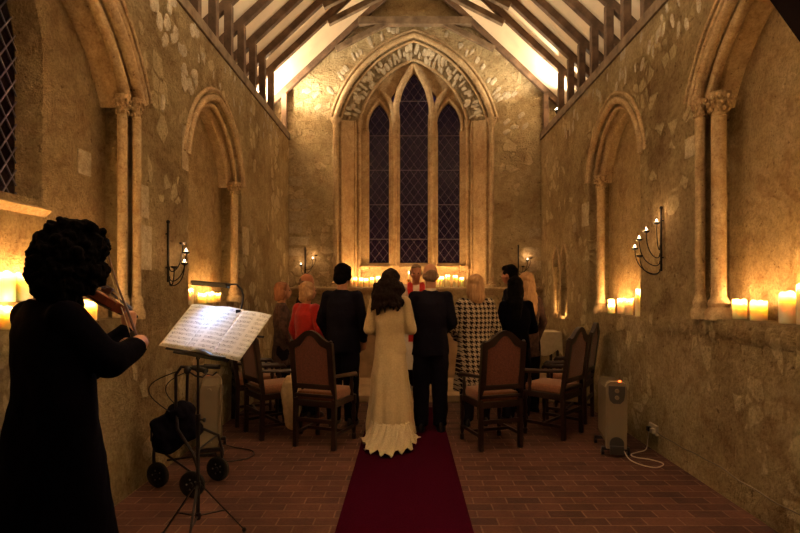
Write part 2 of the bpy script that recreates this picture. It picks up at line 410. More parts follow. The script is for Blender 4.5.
def sheet_mat():
    """printed staves: five-line systems with note marks"""
    m, t, P, N, L = nt('printed_sheet_music')
    uv = N.new('ShaderNodeUVMap'); s = N.new('ShaderNodeSeparateXYZ'); L.new(uv.outputs[0], s.inputs[0])
    u = s.outputs[0]; v = s.outputs[1]                        # metres on the page
    sysn = math_(N, L, 'FRACT', math_(N, L, 'DIVIDE', v, .030))
    instave = math_(N, L, 'MULTIPLY', math_(N, L, 'GREATER_THAN', sysn, .25), math_(N, L, 'LESS_THAN', sysn, .75))
    line = math_(N, L, 'LESS_THAN', math_(N, L, 'FRACT', math_(N, L, 'MULTIPLY', math_(N, L, 'SUBTRACT', sysn, .25), 9.2)), .26)
    st = math_(N, L, 'MULTIPLY', instave, line)
    wn = N.new('ShaderNodeTexVoronoi'); wn.inputs['Scale'].default_value = 120; L.new(uv.outputs[0], wn.inputs['Vector'])
    nn = N.new('ShaderNodeTexNoise'); nn.inputs['Scale'].default_value = 40; L.new(uv.outputs[0], nn.inputs['Vector'])
    note = math_(N, L, 'MULTIPLY', math_(N, L, 'LESS_THAN', wn.outputs['Distance'], .34), math_(N, L, 'GREATER_THAN', nn.outputs[0], .50))
    ns = math_(N, L, 'MULTIPLY', note, math_(N, L, 'MULTIPLY', math_(N, L, 'GREATER_THAN', sysn, .15), math_(N, L, 'LESS_THAN', sysn, .85)))
    ink = math_(N, L, 'MAXIMUM', math_(N, L, 'MULTIPLY', st, .75), math_(N, L, 'MULTIPLY', ns, .8))
    mu = math_(N, L, 'FRACT', math_(N, L, 'DIVIDE', u, .22))
    ink = math_(N, L, 'MULTIPLY', ink, math_(N, L, 'MULTIPLY', math_(N, L, 'GREATER_THAN', mu, .06), math_(N, L, 'LESS_THAN', mu, .94)))
    L.new(mix(N, L, (.80, .80, .80), (.05, .05, .07), ink), P.inputs['Base Color']); P.inputs['Roughness'].default_value = .8; P.inputs['Specular IOR Level'].default_value = .2
    return m
M_sheet = sheet_mat()

# ------------------------------------------------------------------ the chapel
XL, XR, YE, YW = -2.0, 2.27, 9.03, -3.0
ZW = 4.0; XC = .135; TH = .85; ND = .24
fL = lambda a, b, t: V(XL-t, a, b)        # a=y, b=z, t=depth into wall
fR = lambda a, b, t: V(XR+t, a, b)
fE = lambda a, b, t: V(a, YE+t, b)        # a=x, b=z
# floor
bm = bmesh.new(); box(bm, ((XL+XR)/2, (YW+YE)/2, -.06), (XR-XL+1.6, YE-YW+1.6, .12)); obj('floor', bm, M_floor, None, 'structure', None)
# sanctuary step
bm = bmesh.new(); box(bm, (XC, 7.98, .045), (XR-XL-.01, 2.1-.01, .09), bev=.01); obj('trim_1', bm, M_altar, None, 'structure', None)

# niches: (wall fn, centre y, half width, sill, spring, apex, R)
NI = {'L1': (fL, 2.86, 1.10, 1.28, 2.84, 3.64, 1.30), 'L2': (fL, 5.66, .78, 1.33, 2.70, 3.46, .92),
      'R1': (fR, 3.05, 1.10, 1.27, 2.90, 3.70, 1.30), 'R2': (fR, 5.91, .72, 1.20, 2.79, 3.52, .86)}
def nic(k, off=0, n=12):
    f, c, w_, z0, zs, za, R = NI[k]; return opening(c, w_, z0, zs, za, R, n, off)
# small double lancet on the right (piscina)
pis = [opening(7.70, .155, 1.03, 1.80, 2.10, .36, 8), opening(8.10, .155, 1.03, 1.80, 2.10, .36, 8)]
rectw = [(YW, -.02), (YE+.3, -.02), (YE+.3, ZW), (YW, ZW)]
poly2d(rectw, [nic('L1'), nic('L2')], 0, ND, fL, 'wall_left', M_wall)
poly2d(rectw, [nic('R1'), nic('R2')]+pis, 0, ND, fR, 'wall_right', M_wall)
winL = opening(2.86, .42, 2.03, 2.95, 3.50, .60, 8)
poly2d(rectw, [winL], ND, TH, fL, 'wall_left_core', M_niche)
poly2d(rectw, [], ND, TH, fR, 'wall_right_core', M_niche)
# west wall (behind the camera) with a door
dW = opening(XC, .6, -.02, 1.7, 2.4, .85, 8)
poly2d([(XL-.3, -.02), (XR+.3, -.02), (XR+.3, ZW), (XC+2.2, 4.9), (XC, 7.0), (XC-2.2, 4.9), (XL-.3, ZW)], [], 0, -.3, lambda a, b, t: V(a, YW+t, b), 'wall_west', M_wall)
bm = bmesh.new(); prism(bm, dW, 0, .06, lambda a, b, t: V(a, YW+t, b)); obj('door_1', bm, M_oak, None, 'structure', None)

# east wall, gable shaped, with the splayed window embrasure
WC, WO, WZS, WZA = .115, 1.30, 4.33, 5.74
RO, RI = 1.92, 1.42
outE = opening(WC, WO, 1.46, WZS, WZA, RO, 14)
poly2d([(XL-.3, -.02), (XR+.3, -.02), (XR+.3, ZW), (XC+2.9, ZW+.05), (XC+2.85, 4.25), (XC, 6.95), (XC-2.85, 4.25), (XC-2.9, ZW+.05), (XL-.3, ZW)],
       [outE], 0, .47, fE, 'wall_east', M_east)
# splayed lining
WI, IZS, IZA = .93, 4.45, 5.50
inE = opening(WC, WI, 1.46, IZS, IZA, RI, 14)
bm = bmesh.new()
O = [bm.verts.new(fE(a, b, .0)) for a, b in outE]; I = [bm.verts.new(fE(a, b, .47)) for a, b in inE]
for i in range(len(O)-1):
    f = bm.faces.new((O[i], O[i+1], I[i+1], I[i])); f.material_index = 1 if 0 < i < len(O)-2 else 0
obj('trim_2', bm, [M_dress, M_rubble], None, 'structure', 40)
# lights of the window
lights = [(-.50, .178, 1.91, 4.28, 4.78, .50), (.125, .25, 1.91, 4.50, 5.34, .98), (.748, .196, 1.91, 4.28, 4.80, .50)]
holes = [opening(c, w_, z0, zs, za, R, 8) for c, w_, z0, zs, za, R in lights]
holes += [[(-.235, 4.74), (-.17, 4.90), (-.165, 5.02), (-.25, 4.92), (-.305, 4.83)], [(.49, 4.74), (.425, 4.90), (.42, 5.02), (.505, 4.92), (.56, 4.83)]]
win = poly2d([(WC-1.25, 1.3), (WC+1.25, 1.3), (WC+1.25, 5.75), (WC-1.25, 5.75)], holes, .47, .62, fE, 'window_1', M_dress)
for c, w_, z0, zs, za, R in lights:
    p = opening(c, w_+.02, z0-.02, zs, za+.02, R, 8)
    bm = bmesh.new(); prism(bm, p, .575, .58, fE); obj('glass_pane', bm, M_glass, win, sm=None)
    # diamond leading
    bm = bmesh.new(); sx, sz = .15, .20
    def inside(x, z):
        if abs(x-c) > w_ or z < z0: return False
        if z < zs: return True
        return z < za and any(True for _ in [0]) and abs(x-c) < w_*math.sqrt(max(0, 1-((z-zs)/(za-zs))**1.7))
    n = int(5/sz)+12
    for sgn in (1, -1):
        for k in range(-n, n):
            x0 = c+k*sx; P0 = None; last = None
            for j in range(0, 400):
                z = z0+j*.01; x = x0+sgn*(z-z0)*sx/sz
                ok = inside(x, z)
                if ok and P0 is None: P0 = (x, z)
                if ok: last = (x, z)
                if (not ok) and P0 is not None: break
            if P0 and last and last[1]-P0[1] > .03: beam(bm, fE(P0[0], P0[1], .57), fE(last[0], last[1], .57), .005, .005, (0, 1, 0), 0)
    z = z0+.45
    while z < za-.15: beam(bm, fE(c-w_, z, .562), fE(c+w_, z, .562), .012, .012, (0, 0, 1), 0); z += .62
    obj('leading', bm, M_lead, win, sm=None)
# mullion shafts, jamb shafts and tracery bars in front of the window plane
def shaft_bm(bm, f, a, t, z0, z1, r, seg=14): tube(bm, [f(a, z0, t), f(a, z1, t)], r, seg)
bm = bmesh.new()
for a, r in ((-.222, .060), (.463, .060)):
    shaft_bm(bm, fE, a, .44, 1.86, 4.45, r*.8); shaft_bm(bm, fE, a-.055, .47, 1.86, 4.4, .03); shaft_bm(bm, fE, a+.055, .47, 1.86, 4.4, .03)
    for zz, rr in ((4.12, .062), (4.16, .075), (4.2, .062)): tube(bm, [fE(a, zz-.015, .44), fE(a, zz+.015, .44)], rr, 14)
for c, w_, z0, zs, za, R in lights:
    tube(bm, [fE(a, b, .47) for a, b in arch(c, w_, zs, za, R, .03, 8)], .032, 8)
# Y tracery: mullions branch up to the enclosing arch
for s, a in ((-1, -.222), (1, .463)):
    tube(bm, [fE(a, 4.4, .44), fE(a-.02*s*-1*0+s*.02, 4.62, .44), fE(a+s*.10, 4.82, .44), fE(a+s*.24, 4.98, .44)], [.05, .055, .05, .04], 10)
    tube(bm, [fE(a, 4.4, .44), fE(a-s*.02, 4.7, .44), fE(a-s*.09, 5.0, .44), fE(a-s*.26, 5.34, .44), fE(a-s*.33, 5.44, .44)], [.05, .06, .06, .05, .045], 10)
obj('tracery', bm, M_dress, win, sm=60)
# sill pieces below the lights and corbels
bm = bmesh.new()
for c, w_, z0, zs, za, R in lights:
    prism(bm, [(.40, 1.80), (.50, 1.80), (.50, 1.93), (.40, 1.86)], c-w_-.03, c+w_+.03, lambda a, b, t: V(t, YE+a, b))
for a in (-.222, .463, -.74, 1.0): box(bm, (a, YE+.40, 1.84), (.17, .16, .07), bev=.012); box(bm, (a, YE+.44, 1.79), (.12, .10, .05), bev=.012)
obj('sill', bm, M_dress, win, sm=None)
# rear-arch shafts and roll mouldings
bm = bmesh.new()
for s in (-1, 1):
    a = WC+s*(WO+.02); shaft_bm(bm, fE, a, .0, 1.50, WZS-.1, .042); shaft_bm(bm, fE, a-s*.085, .055, 1.5, WZS-.02, .028)
    lathe(bm, [(.045, -.14), (.05, -.1), (.06, -.05), (.085, -.01), (.09, .03), (.06, .04)], fE(a, WZS, 0), 16)
    lathe(bm, [(.09, 0), (.09, .05), (.065, .08), (.075, .1), (.045, .13)], fE(a, 1.47, 0), 16)
    a = WC+s*(WI+.03); shaft_bm(bm, fE, a, .40, 1.5, IZS-.05, .035); shaft_bm(bm, fE, a+s*.07, .34, 1.5, IZS-.05, .022)
    lathe(bm, [(.04, -.1), (.06, -.02), (.065, .03), (.045, .04)], fE(a, IZS-.04, .40), 14)
for off, r, d in ((.03, .045, -.0), (.11, .026, .0), (-.05, .022, .05)):
    tube(bm, [fE(a, b, d) for a, b in arch(WC, WO, WZS, WZA, RO, off, 16)], r, 10)
for off, r, d in ((.03, .034, .42), (.095, .018, .36)):
    tube(bm, [fE(a, b, d) for a, b in arch(WC, WI, IZS, IZA, RI, off, 16)], r, 10)
obj('trim_3', bm, M_dress, None, 'structure', 60)
# rough voussoir stones set in the splay and scattered pale stones in the east wall face
def rock(bm, c, nrm, tang, l, w_, h):
    n = V(nrm).normalized(); t = V(tang).normalized(); s = n.cross(t)
    R = Matrix((t, s, n)).transposed()
    q = bmesh.ops.create_icosphere(bm, subdivisions=2, radius=1)
    sd = random.random()*50
    for v in q['verts']:
        p = v.co; p = V(*(math.copysign(abs(x)**.7, x) for x in p))
        p *= 1+.28*mnoise.noise(p*1.3+V(sd, 0, 0))
        v.co = V(c)+R @ V(p.x*l, p.y*w_, p.z*h)
bm = bmesh.new()
pth_o = arch(WC, WO, WZS, WZA, RO, 0, 30); pth_i = arch(WC, WI, IZS, IZA, RI, 0, 30)
pth_o = arch(WC, WO, WZS, WZA, RO, 0, 60); pth_i = arch(WC, WI, IZS, IZA, RI, 0, 60)
i = 3.0
while i < 117:
    j = int(i); step = 1.6+1.7*random.random()
    for f in ((.30+.12*random.random(), .66+.12*random.random()) if random.random() < .35 else (.38+.26*random.random(),)):
        a = V(fE(*pth_o[j], 0)); b = V(fE(*pth_i[j], .47)); c = a.lerp(b, f)
        tg = (b-a).normalized(); al = (V(fE(*pth_o[j+1], 0))-V(fE(*pth_o[j-1], 0))).normalized()
        tg2 = (tg+al*random.uniform(-.25, .25)).normalized()
        rock(bm, c, tg.cross(al), tg2, .06+.07*random.random(), .020+.022*random.random(), .02)
    i += step
pth_o = arch(WC, WO, WZS, WZA, RO, 0, 30)
for k in range(46):
    i = random.randint(3, 57); a, b = pth_o[i]; cx, cz = a-WC, b-3.6; L_ = math.hypot(cx, cz); e = .22+.10*random.random()
    rock(bm, fE(a+cx/L_*e, b+cz/L_*e, 0), (0, -1, 0), (cx+random.uniform(-.5, .5), 0, cz), .035+.05*random.random(), .02+.025*random.random(), .012)
for k in range(14):
    s = random.choice((-1, 1)); rock(bm, fE(WC+s*(1.55+.35*random.random()), 4.1+1.0*random.random(), 0), (0, -1, 0), (1, 0, random.random()), .07, .04, .012)
obj('trim_4', bm, M_chip, None, 'structure', 50)
# quoins in the east corners
bm = bmesh.new()
for z, w_, h in ((2.02, .26, .15), (2.20, .34, .16), (2.40, .22, .20), (2.62, .30, .17), (2.82, .33, .18), (3.2, .22, .18)):
    box(bm, (XL+w_/2, YE, z+h/2), (w_, .012, h-.015), bev=.005)
for z, w_, h in ((1.75, .22, .2), (2.0, .3, .18), (2.3, .2, .2)): box(bm, (XR-w_/2, YE, z+h/2), (w_, .012, h-.015), bev=.005)
box(bm, (-1.05, YE, 3.6), (.01, .01, .01))
obj('trim_5', bm, M_block, None, 'structure', None)
# string course ledge below the window
bm = bmesh.new()
prism(bm, [(-.10, 1.44), (-.12, 1.46), (-.12, 1.485), (-.09, 1.50), (.47, 1.47), (.47, 1.36), (-.02, 1.36), (-.06, 1.40)], XL, XR, lambda a, b, t: V(t, YE+a, b))
obj('trim_6', bm, M_dress, None, 'structure', None)

# ---- niche arches, shafts, capitals
def foliage_cap(bm, c, r, h, sd):
    rnd = random.Random(sd)
    lathe(bm, [(r*.75, -h*.55), (r*.85, -h*.5), (r*.75, -h*.42), (r*.85, 0), (r*1.25, h*.3), (r*1.3, h*.36), (r*1.3, h*.5)], c, 16)
    for row, (z, rr, n) in enumerate(((-h*.22, .95, 8), (0.05*h, 1.12, 8), (h*.25, 1.3, 9))):
        for k in range(n):
            t = 2*PI*(k+.5*row)/n+rnd.random()*.2
            ell(bm, V(c)+V(r*rr*math.cos(t), r*rr*math.sin(t), z), (r*.24, r*.24, r*.32), None, 8)
def base_bm(bm, c, r, h=.16):
    lathe(bm, [(r*1.9, -h*.1), (r*1.9, h*.25), (r*1.6, h*.38), (r*1.35, h*.5), (r*1.55, h*.68), (r*1.3, h*.82), (r*1.0, h)], c, 18)
tn = 7
for key, rolls, shafts in (('R1', ((.04, .045), (.13, .028), (-.03, .04), (.22, .018)), ((.02, .052), (.10, .036))),
                           ('L1', ((.04, .045), (.13, .028), (-.03, .04), (.22, .018)), ((.02, .034), (.10, .032))),
                           ('R2', ((.03, .035), (.11, .022), (-.04, .025)), ((.01, .045),)), ('L2', ((.03, .035), (.11, .022), (-.04, .025)), ((.01, .045),))):
    f, c, w_, z0, zs, za, R = NI[key]
    bm = bmesh.new()
    for off, r in rolls:
        d = .0 if off > 0 else .06
        tube(bm, [f(a, b, d) for a, b in arch(c, w_, zs, za, R, off, 14)], r, 10)
    # inner chamfered order of the arch
    P0 = arch(c, w_, zs, za, R, 0, 14); P1 = arch(c, w_, zs, za, R, -.07 if key in ('R1', 'L1') else -.10, 14)
    A = [bm.verts.new(f(a, b, .08)) for a, b in P0]; B = [bm.verts.new(f(a, b, .15)) for a, b in P1]; D = [bm.verts.new(f(a, b, ND)) for a, b in P1]
    for i in range(len(A)-1): bm.faces.new((A[i], A[i+1], B[i+1], B[i])); bm.faces.new((B[i], B[i+1], D[i+1], D[i]))
    t = obj('trim_%d' % tn, bm, M_dress, None, 'structure', 50); tn += 1
    for s in ((1, -1) if key in ('R1', 'L1') else (1,)):
        for j, (dd, r) in enumerate(shafts):
            y = c+s*(w_-({'R1': .165, 'L1': .10, 'R2': .22, 'L2': .08}[key] if j == 0 else (.015 if key == 'L1' else .02))); dep = .06 if j == 0 else .0
            bm = bmesh.new(); shaft_bm(bm, f, y, dep, z0+.12, zs-.08, r, 18)
            zz = z0+.55
            while zz < zs-.3: shaft_bm(bm, f, y, dep, zz, zz+.006, r+.0015, 18); zz += .52
            sh = obj('shaft', bm, M_dress, t, sm=50)
            bm = bmesh.new(); base_bm(bm, f(y, z0, dep), r); obj('shaft_base', bm, M_dress, t, sm=40)
            bm = bmesh.new(); foliage_cap(bm, f(y, zs-.04, dep), r*1.25, .17, tn*7+j); obj('capital', bm, M_dress, t, sm=60)
# piscina details
bm = bmesh.new()
for c in (7.70, 8.10):
    tube(bm, [fR(a, b, 0) for a, b in arch(c, .155, 1.80, 2.10, .36, .02, 8)], .022, 8)
for y in (7.53, 7.90, 8.27):
    shaft_bm(bm, fR, y, .02, 1.05, 1.78, .028, 10); lathe(bm, [(.03, -.06), (.05, 0), (.05, .03)], fR(y, 1.78, .02), 12); lathe(bm, [(.055, 0), (.05, .04), (.03, .07)], fR(y, 1.03, .02), 12)
obj('trim_%d' % tn, bm, M_dress, None, 'structure', 50); tn += 1
# pale repair blocks round the niches
bm = bmesh.new()
for f, y, z, a, b in ((fR, 6.78, 2.42, .26, .30), (fL, 6.60, 2.07, .26, .34), (fL, 4.80, 2.75, .14, .4), (fL, 4.07, 1.80, .2, .34), (fL, 4.05, 2.15, .15, .25),
                      (fR, 7.2, 2.3, .12, .12), (fR, 4.25, 2.62, .2, .16)):
    c = f(y, z, .0); box(bm, c, (.014, a, b), bev=.005)
for f, y, z, a, b in ((fL, 3.70, 2.36, .15, .17), (fL, 5.35, 2.0, .22, .11), (fR, 3.45, 1.37, .16, .19)):
    c = f(y, z, ND); box(bm, c, (.014, a, b), bev=.005)
obj('trim_%d' % tn, bm, M_block, None, 'structure', None); tn += 1
# exposed rubble on the left spandrel, and the broken sill lips
bm = bmesh.new()
rr = random.Random(5)
for k in range(60):
    y = 3.6+1.5*rr.random()**1.2; z = 3.0+ .95*rr.random()
    if (z > 3.75-.35*(y-3.6) or rr.random() < .3) and (y > 4.25 or z > 3.72): rock(bm, fL(y, z, .004), (1, 0, 0), (0, rr.random(), rr.random()), .05+.04*rr.random(), .035+.03*rr.random(), .012)
for k in range(46):
    y = 3.4+4.6*rr.random(); z = 3.62+.34*rr.random(); rock(bm, fR(y, z, .004), (-1, 0, 0), (0, rr.random()-.5, 1), .05+.03*rr.random(), .02+.02*rr.random(), .010)
for k in range(26):
    y = 4.9+3.6*rr.random(); z = 3.6+.36*rr.random(); rock(bm, fL(y, z, .004), (1, 0, 0), (0, rr.random()-.5, 1), .04+.03*rr.random(), .02+.02*rr.random(), .010)
obj('trim_%d' % tn, bm, M_chip, None, 'structure', 50); tn += 1
bm = bmesh.new()
y = 2.0
while y < 4.9:
    l = .10+.12*rr.random(); rock(bm, fR(y+l/2, 1.19-.02*rr.random(), .015), (-1, 0, 0), (0, 1, 0), l*.55, .07, .035); y += l
y = 2.0
while y < 3.9:
    l = .10+.12*rr.random(); rock(bm, fL(y+l/2, 1.20-.02*rr.random(), .015), (1, 0, 0), (0, 1, 0), l*.55, .07, .035); y += l
obj('trim_%d' % tn, bm, M_wall, None, 'structure', 60); tn += 1
# stepped back of the near left sill
bm = bmesh.new(); box(bm, (XL-.19, 2.86, 1.345), (.10, 1.94, .15), bev=.012); obj('trim_%d' % tn, bm, M_niche, None, 'structure', None); tn += 1
# window in the near left niche
bm = bmesh.new()
prism(bm, opening(2.86, .42, 2.02, 2.95, 3.50, .60, 8), ND+.17, ND+.175, fL); w2 = obj('window_2', bm, M_glass, None, 'structure', None)
bm = bmesh.new()
for sgn in (1, -1):
    for k in range(-14, 16):
        y0 = 2.44+k*.10
        a = max(2.44, min(3.28, y0)); 
        p = []
        for j in range(0, 150):
            z = 2.03+j*.01; y = y0+sgn*(z-2.03)*.72
            if 2.44 < y < 3.28 and (z < 2.95 or (z-2.95) < .55*math.sqrt(max(0, 1-(abs(y-2.86)/.42)**1.6))): p.append((y, z))
        if len(p) > 3: beam(bm, fL(*p[0], ND+.16), fL(*p[-1], ND+.16), .008, .006, (1, 0, 0), 0)
obj('leading', bm, M_lead, w2, sm=None)
bm = bmesh.new(); prism(bm, [(ND-.05, 1.97), (ND+.16, 2.05), (ND+.16, 1.95), (ND-.0, 1.93)], 2.42, 3.30, lambda a, b, t: V(XL-a, t, b)); obj('sill', bm, M_dress, w2, sm=None)

# ------------------------------------------------------------------ roof
def rz(u): return 4.68+(2.2-u)*.935      # underside of the rafters
bm = bmesh.new()
P = [(XC-3.05, rz(3.05)+.13), (XC, rz(0)+.13), (XC+3.05, rz(3.05)+.13), (XC+3.05, rz(3.05)+.2), (XC, rz(0)+.2), (XC-3.05, rz(3.05)+.2)]
A = [bm.verts.new((x, YW-.3, z)) for x, z in P]; B = [bm.verts.new((x, YE+.5, z)) for x, z in P]
for i in range(6): bm.faces.new((A[i], A[(i+1) % 6], B[(i+1) % 6], B[i]))
bm.faces.new((A[0], A[1], A[4], A[5])); bm.faces.new((A[1], A[2], A[3], A[4])); bm.faces.new((B[0], B[1], B[4], B[5])); bm.faces.new((B[1], B[2], B[3], B[4]))
obj('ceiling', bm, M_lime, None, 'structure', None)
# wall heads and plates
bm = bmesh.new()
for s, xf in ((-1, XL), (1, XR)):
    beam(bm, (xf+s*.06, YW, ZW+.04), (xf+s*.06, YE, ZW+.04), .17, .11)
    beam(bm, (xf+s*.70, YW, ZW+.04), (xf+s*.70, YE, ZW+.04), .14, .10)
obj('trim_%d' % tn, bm, M_oaklight, None, 'structure', None); tn += 1
ys = [8.90, 8.02, 7.55, 7.08, 6.60, 6.12, 5.64, 5.16, 4.68, 4.2, 3.72, 3.24, 2.76, 2.2, 1.6, 1.0, .4, -.2, -.8, -1.4, -2.0, -2.6]
def truss(y):
    root = empty('roof_truss', (XC, y, 0), kind='structure')
    for s in (-1, 1):
        bm = bmesh.new(); beam(bm, (s*2.93, 0, rz(2.93)+.075), (0, 0, rz(0)+.075), .080, .10, (0, 0, 1)); obj('rafter', bm, M_oak, root, sm=None)
        bm = bmesh.new(); beam(bm, (s*2.18, 0, ZW+.09), (s*2.18, 0, rz(2.18)+.03), .09, .085, (1, 0, 0)); obj('ashlar_post', bm, M_oak, root, sm=None)
        bm = bmesh.new(); beam(bm, (s*1.32, .0, 5.47), (s*.42, .0, 5.93), .085, .085, (0, 0, 1)); obj('soulace', bm, M_oaklight, root, sm=None)
    bm = bmesh.new(); beam(bm, (-.95, 0, 5.93), (.95, 0, 5.93), .11, .13, (0, 0, 1)); obj('collar', bm, M_oaklight, root, sm=None)
    return root
t0 = truss(ys[0])
for y in ys[1:]: dup(t0, (XC, y, 0))
# made-up dark brace and beam, filling a patch first taken for unlit wall
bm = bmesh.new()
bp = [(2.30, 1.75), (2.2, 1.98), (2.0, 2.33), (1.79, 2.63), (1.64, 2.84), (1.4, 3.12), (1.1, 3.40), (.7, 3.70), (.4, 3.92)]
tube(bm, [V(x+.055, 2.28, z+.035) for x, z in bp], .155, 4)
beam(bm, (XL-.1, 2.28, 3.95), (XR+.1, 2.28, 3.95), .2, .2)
obj('trim_%d' % tn, bm, M_darkfill, None, 'structure', None); tn += 1

# ------------------------------------------------------------------ roof uplights
def point(name, loc, power, col, r, parent=None):
    l = bpy.data.lights.new(name, 'POINT'); l.energy = power; l.color = col; l.shadow_soft_size = r
    o = bpy.data.objects.new(name, l); o.location = loc; C.objects.link(o)
    if parent: o.parent = parent
    return o
def uplight(x, y, z, aim, label, power):
    r = empty('floodlight', (x, y, z), 0, label, 'lamp')
    d = V(aim).normalized(); q = d.to_track_quat('Z', 'Y').to_matrix()
    bm = bmesh.new(); lathe(bm, [(.03, -.09), (.055, -.06), (.07, .05), (.062, .05), (.05, .0)], (0, 0, .12), 20, q); obj('housing', bm, M_black, r)
    bm = bmesh.new(); lathe(bm, [(.001, .03), (.045, .03), (.055, .045), (.03, .055), (.001, .06)], (0, 0, .12), 20, q); obj('lamp_face', bm, M_bulb, r)
    bm = bmesh.new(); tube(bm, [(0, -.07, .12), (0, -.07, .02), (0, .07, .02), (0, .07, .12)], .008, 6); tube(bm, [(0, 0, 0), (0, 0, .03)], .02, 10); obj('bracket', bm, M_black, r)
    l = bpy.data.lights.new('lamp_beam', 'SPOT'); l.energy = power; l.color = ROOF_C; l.spot_size = math.radians(150); l.spot_blend = .6; l.shadow_soft_size = .04
    o = bpy.data.objects.new('lamp_beam', l); o.location = V(0, 0, .12)+d*.085; o.rotation_euler = d.to_track_quat('-Z', 'Y').to_euler(); C.objects.link(o); o.parent = r
    return r
uplight(XL-.28, 8.42, 4.09, (.5, -.12, 1), 'white floodlight behind the rafters on the left wall head', ROOF_W*1.5)
uplight(XR+.12, 8.36, 4.14, (-.55, -.35, 1), 'glaring bare lamp behind the rafters on the right wall head', ROOF_W)

for x, s_, n_ in ((XL-.25, 1, 'left'), (XR+.25, -1, 'right')):  # extra floods, unseen, put in to brighten the ceiling and walls
    for y in (3.0, -.5):
        uplight(x, y, 4.09, (.55*s_, 0, 1), 'added unseen floodlight on the %s wall head %s' % (n_, 'level with the viewer' if y < 0 else 'above the near niche'), FILL_W*(.4 if y < 0 else 1.4))

# ------------------------------------------------------------------ carpet
bm = bmesh.new(); box(bm, (-.016, 2.55, .006), (.845, 8.1, .012), bev=.004)
tag(obj('carpet_runner', bm, M_carpet, sm=None), 'long crimson carpet runner down the middle of the brick floor', 'carpet')

# ------------------------------------------------------------------ candles
cid = [0]
def candle(x, y, z, r, h, label, power=CANDLE_W, group=None, lit=True):
    cid[0] += 1; rnd = random.Random(cid[0]*13)
    root = empty('pillar_candle', (x, y, z), rnd.random()*6, label, 'candle', group)
    bm = bmesh.new(); seg = 24; prof = [(r*.97, 0), (r, .01), (r, h*.3), (r*1.005, h*.6), (r, h*.88), (r*.99, h), (r*.88, h+.001), (r*.80, h-.006), (r*.76, h-.026), (r*.35, h-.031), (.001, h-.031)]
    lathe(bm, prof, (0, 0, 0), seg)
    ph = rnd.random()*6
    for v in bm.verts:
        if v.co.z > h*.9 and math.hypot(v.co.x, v.co.y) > r*.84:
            t = math.atan2(v.co.y, v.co.x); v.co.z += .008*math.sin(2*t+ph)+.005*math.sin(5*t+ph*2)
    obj('wax', bm, M_wax, root, sm=60)
    bm = bmesh.new(); tube(bm, [(0, 0, h-.033), (.001, 0, h-.024)], .0018, 6); obj('wick', bm, M_black, root)
    if lit:
        bm = bmesh.new(); lathe(bm, [(.001, 0), (.006, .005), (.0075, .011), (.006, .019), (.003, .026), (.0004, .031)], (0, 0, h-.028), 12); obj('flame', bm, M_flame, root)
        point('flame_light', (0, 0, h+.012), power, CANDLE_C, .012, root)
    return root
# near right sill
for (x, y, r, h, lab) in ((2.40, 3.85, .047, .135, 'squat pillar candle nearest the column base on the right-hand near sill'),
                     (2.40, 3.64, .052, .130, 'wide pillar candle second from the column on the right-hand near sill'),
                     (2.41, 3.37, .052, .195, 'tall pillar candle at the right picture edge on the near sill'),
                     (2.44, 3.26, .05, .245, 'tallest pillar candle, behind the tall one at the right picture edge')):
    candle(x, y, 1.27, r, h, lab)
for (y, h) in ((2.9, .16), (2.5, .2)): candle(2.42, y, 1.27, .05, h, 'pillar candle further along the near right sill', group='candles beyond the right edge')
for (x, y, r, h, lab) in ((2.39, 6.24, .040, .15, 'pillar candle beside the shaft in the far right niche'),
                     (2.34, 6.10, .038, .105, 'shortest pillar candle in front of two taller ones in the far right niche'),
                     (2.42, 6.03, .040, .165, 'pillar candle in the middle of the far right niche'),
                     (2.39, 5.74, .043, .170, 'broad pillar candle just before the tallest pair in the far right niche'),
                     (2.45, 5.62, .040, .27, 'tallest pillar candle deep in the far right niche'),
                     (2.39, 5.47, .045, .25, 'tall pillar candle at the near jamb of the far right niche')):
    candle(x, y, 1.20, r, h, lab)
candle(2.37, 7.75, 1.03, .035, .06, 'low candle inside the small twin-arched recess', power=.9)
candle(2.40, 8.10, 1.03, .035, .12, 'candle in the farther arch of the twin recess', power=.9)
# left niche behind the music
for (x, y, r, h, lab) in ((-2.10, 5.12, .048, .15, 'pillar candle at the near jamb of the far left niche'),
                     (-2.13, 5.55, .045, .10, 'low pillar candle behind the top edge of the sheet music, left one'),
                     (-2.12, 5.78, .045, .11, 'low pillar candle behind the top edge of the sheet music, right one'),
                     (-2.15, 6.02, .045, .10, 'low pillar candle beside the shaft in the far left niche')):
    candle(x, y, 1.33, r, h, lab)
# near left sill: two levels
for (x, y, z, r, h, lab) in ((-2.185, 3.06, 1.42, .050, .155, 'pillar candle on the upper sill step beside the violinist head'),
                        (-2.18, 2.89, 1.42, .050, .155, 'pillar candle on the upper sill step at the left picture edge'),
                        (-2.08, 2.80, 1.28, .047, .115, 'short pillar candle on the lower sill step behind the violinist shoulder'),
                        (-2.10, 3.52, 1.28, .048, .12, 'pillar candle hidden behind the violin near the column')):
    candle(x, y, z, r, h, lab, power=CANDLE_W*.8)
for y, h in ((3.3, .15), (2.45, .16)): candle(-2.18, y, 1.42, .05, h, 'pillar candle on the near left sill beyond the violinist', group='candles behind the violinist')
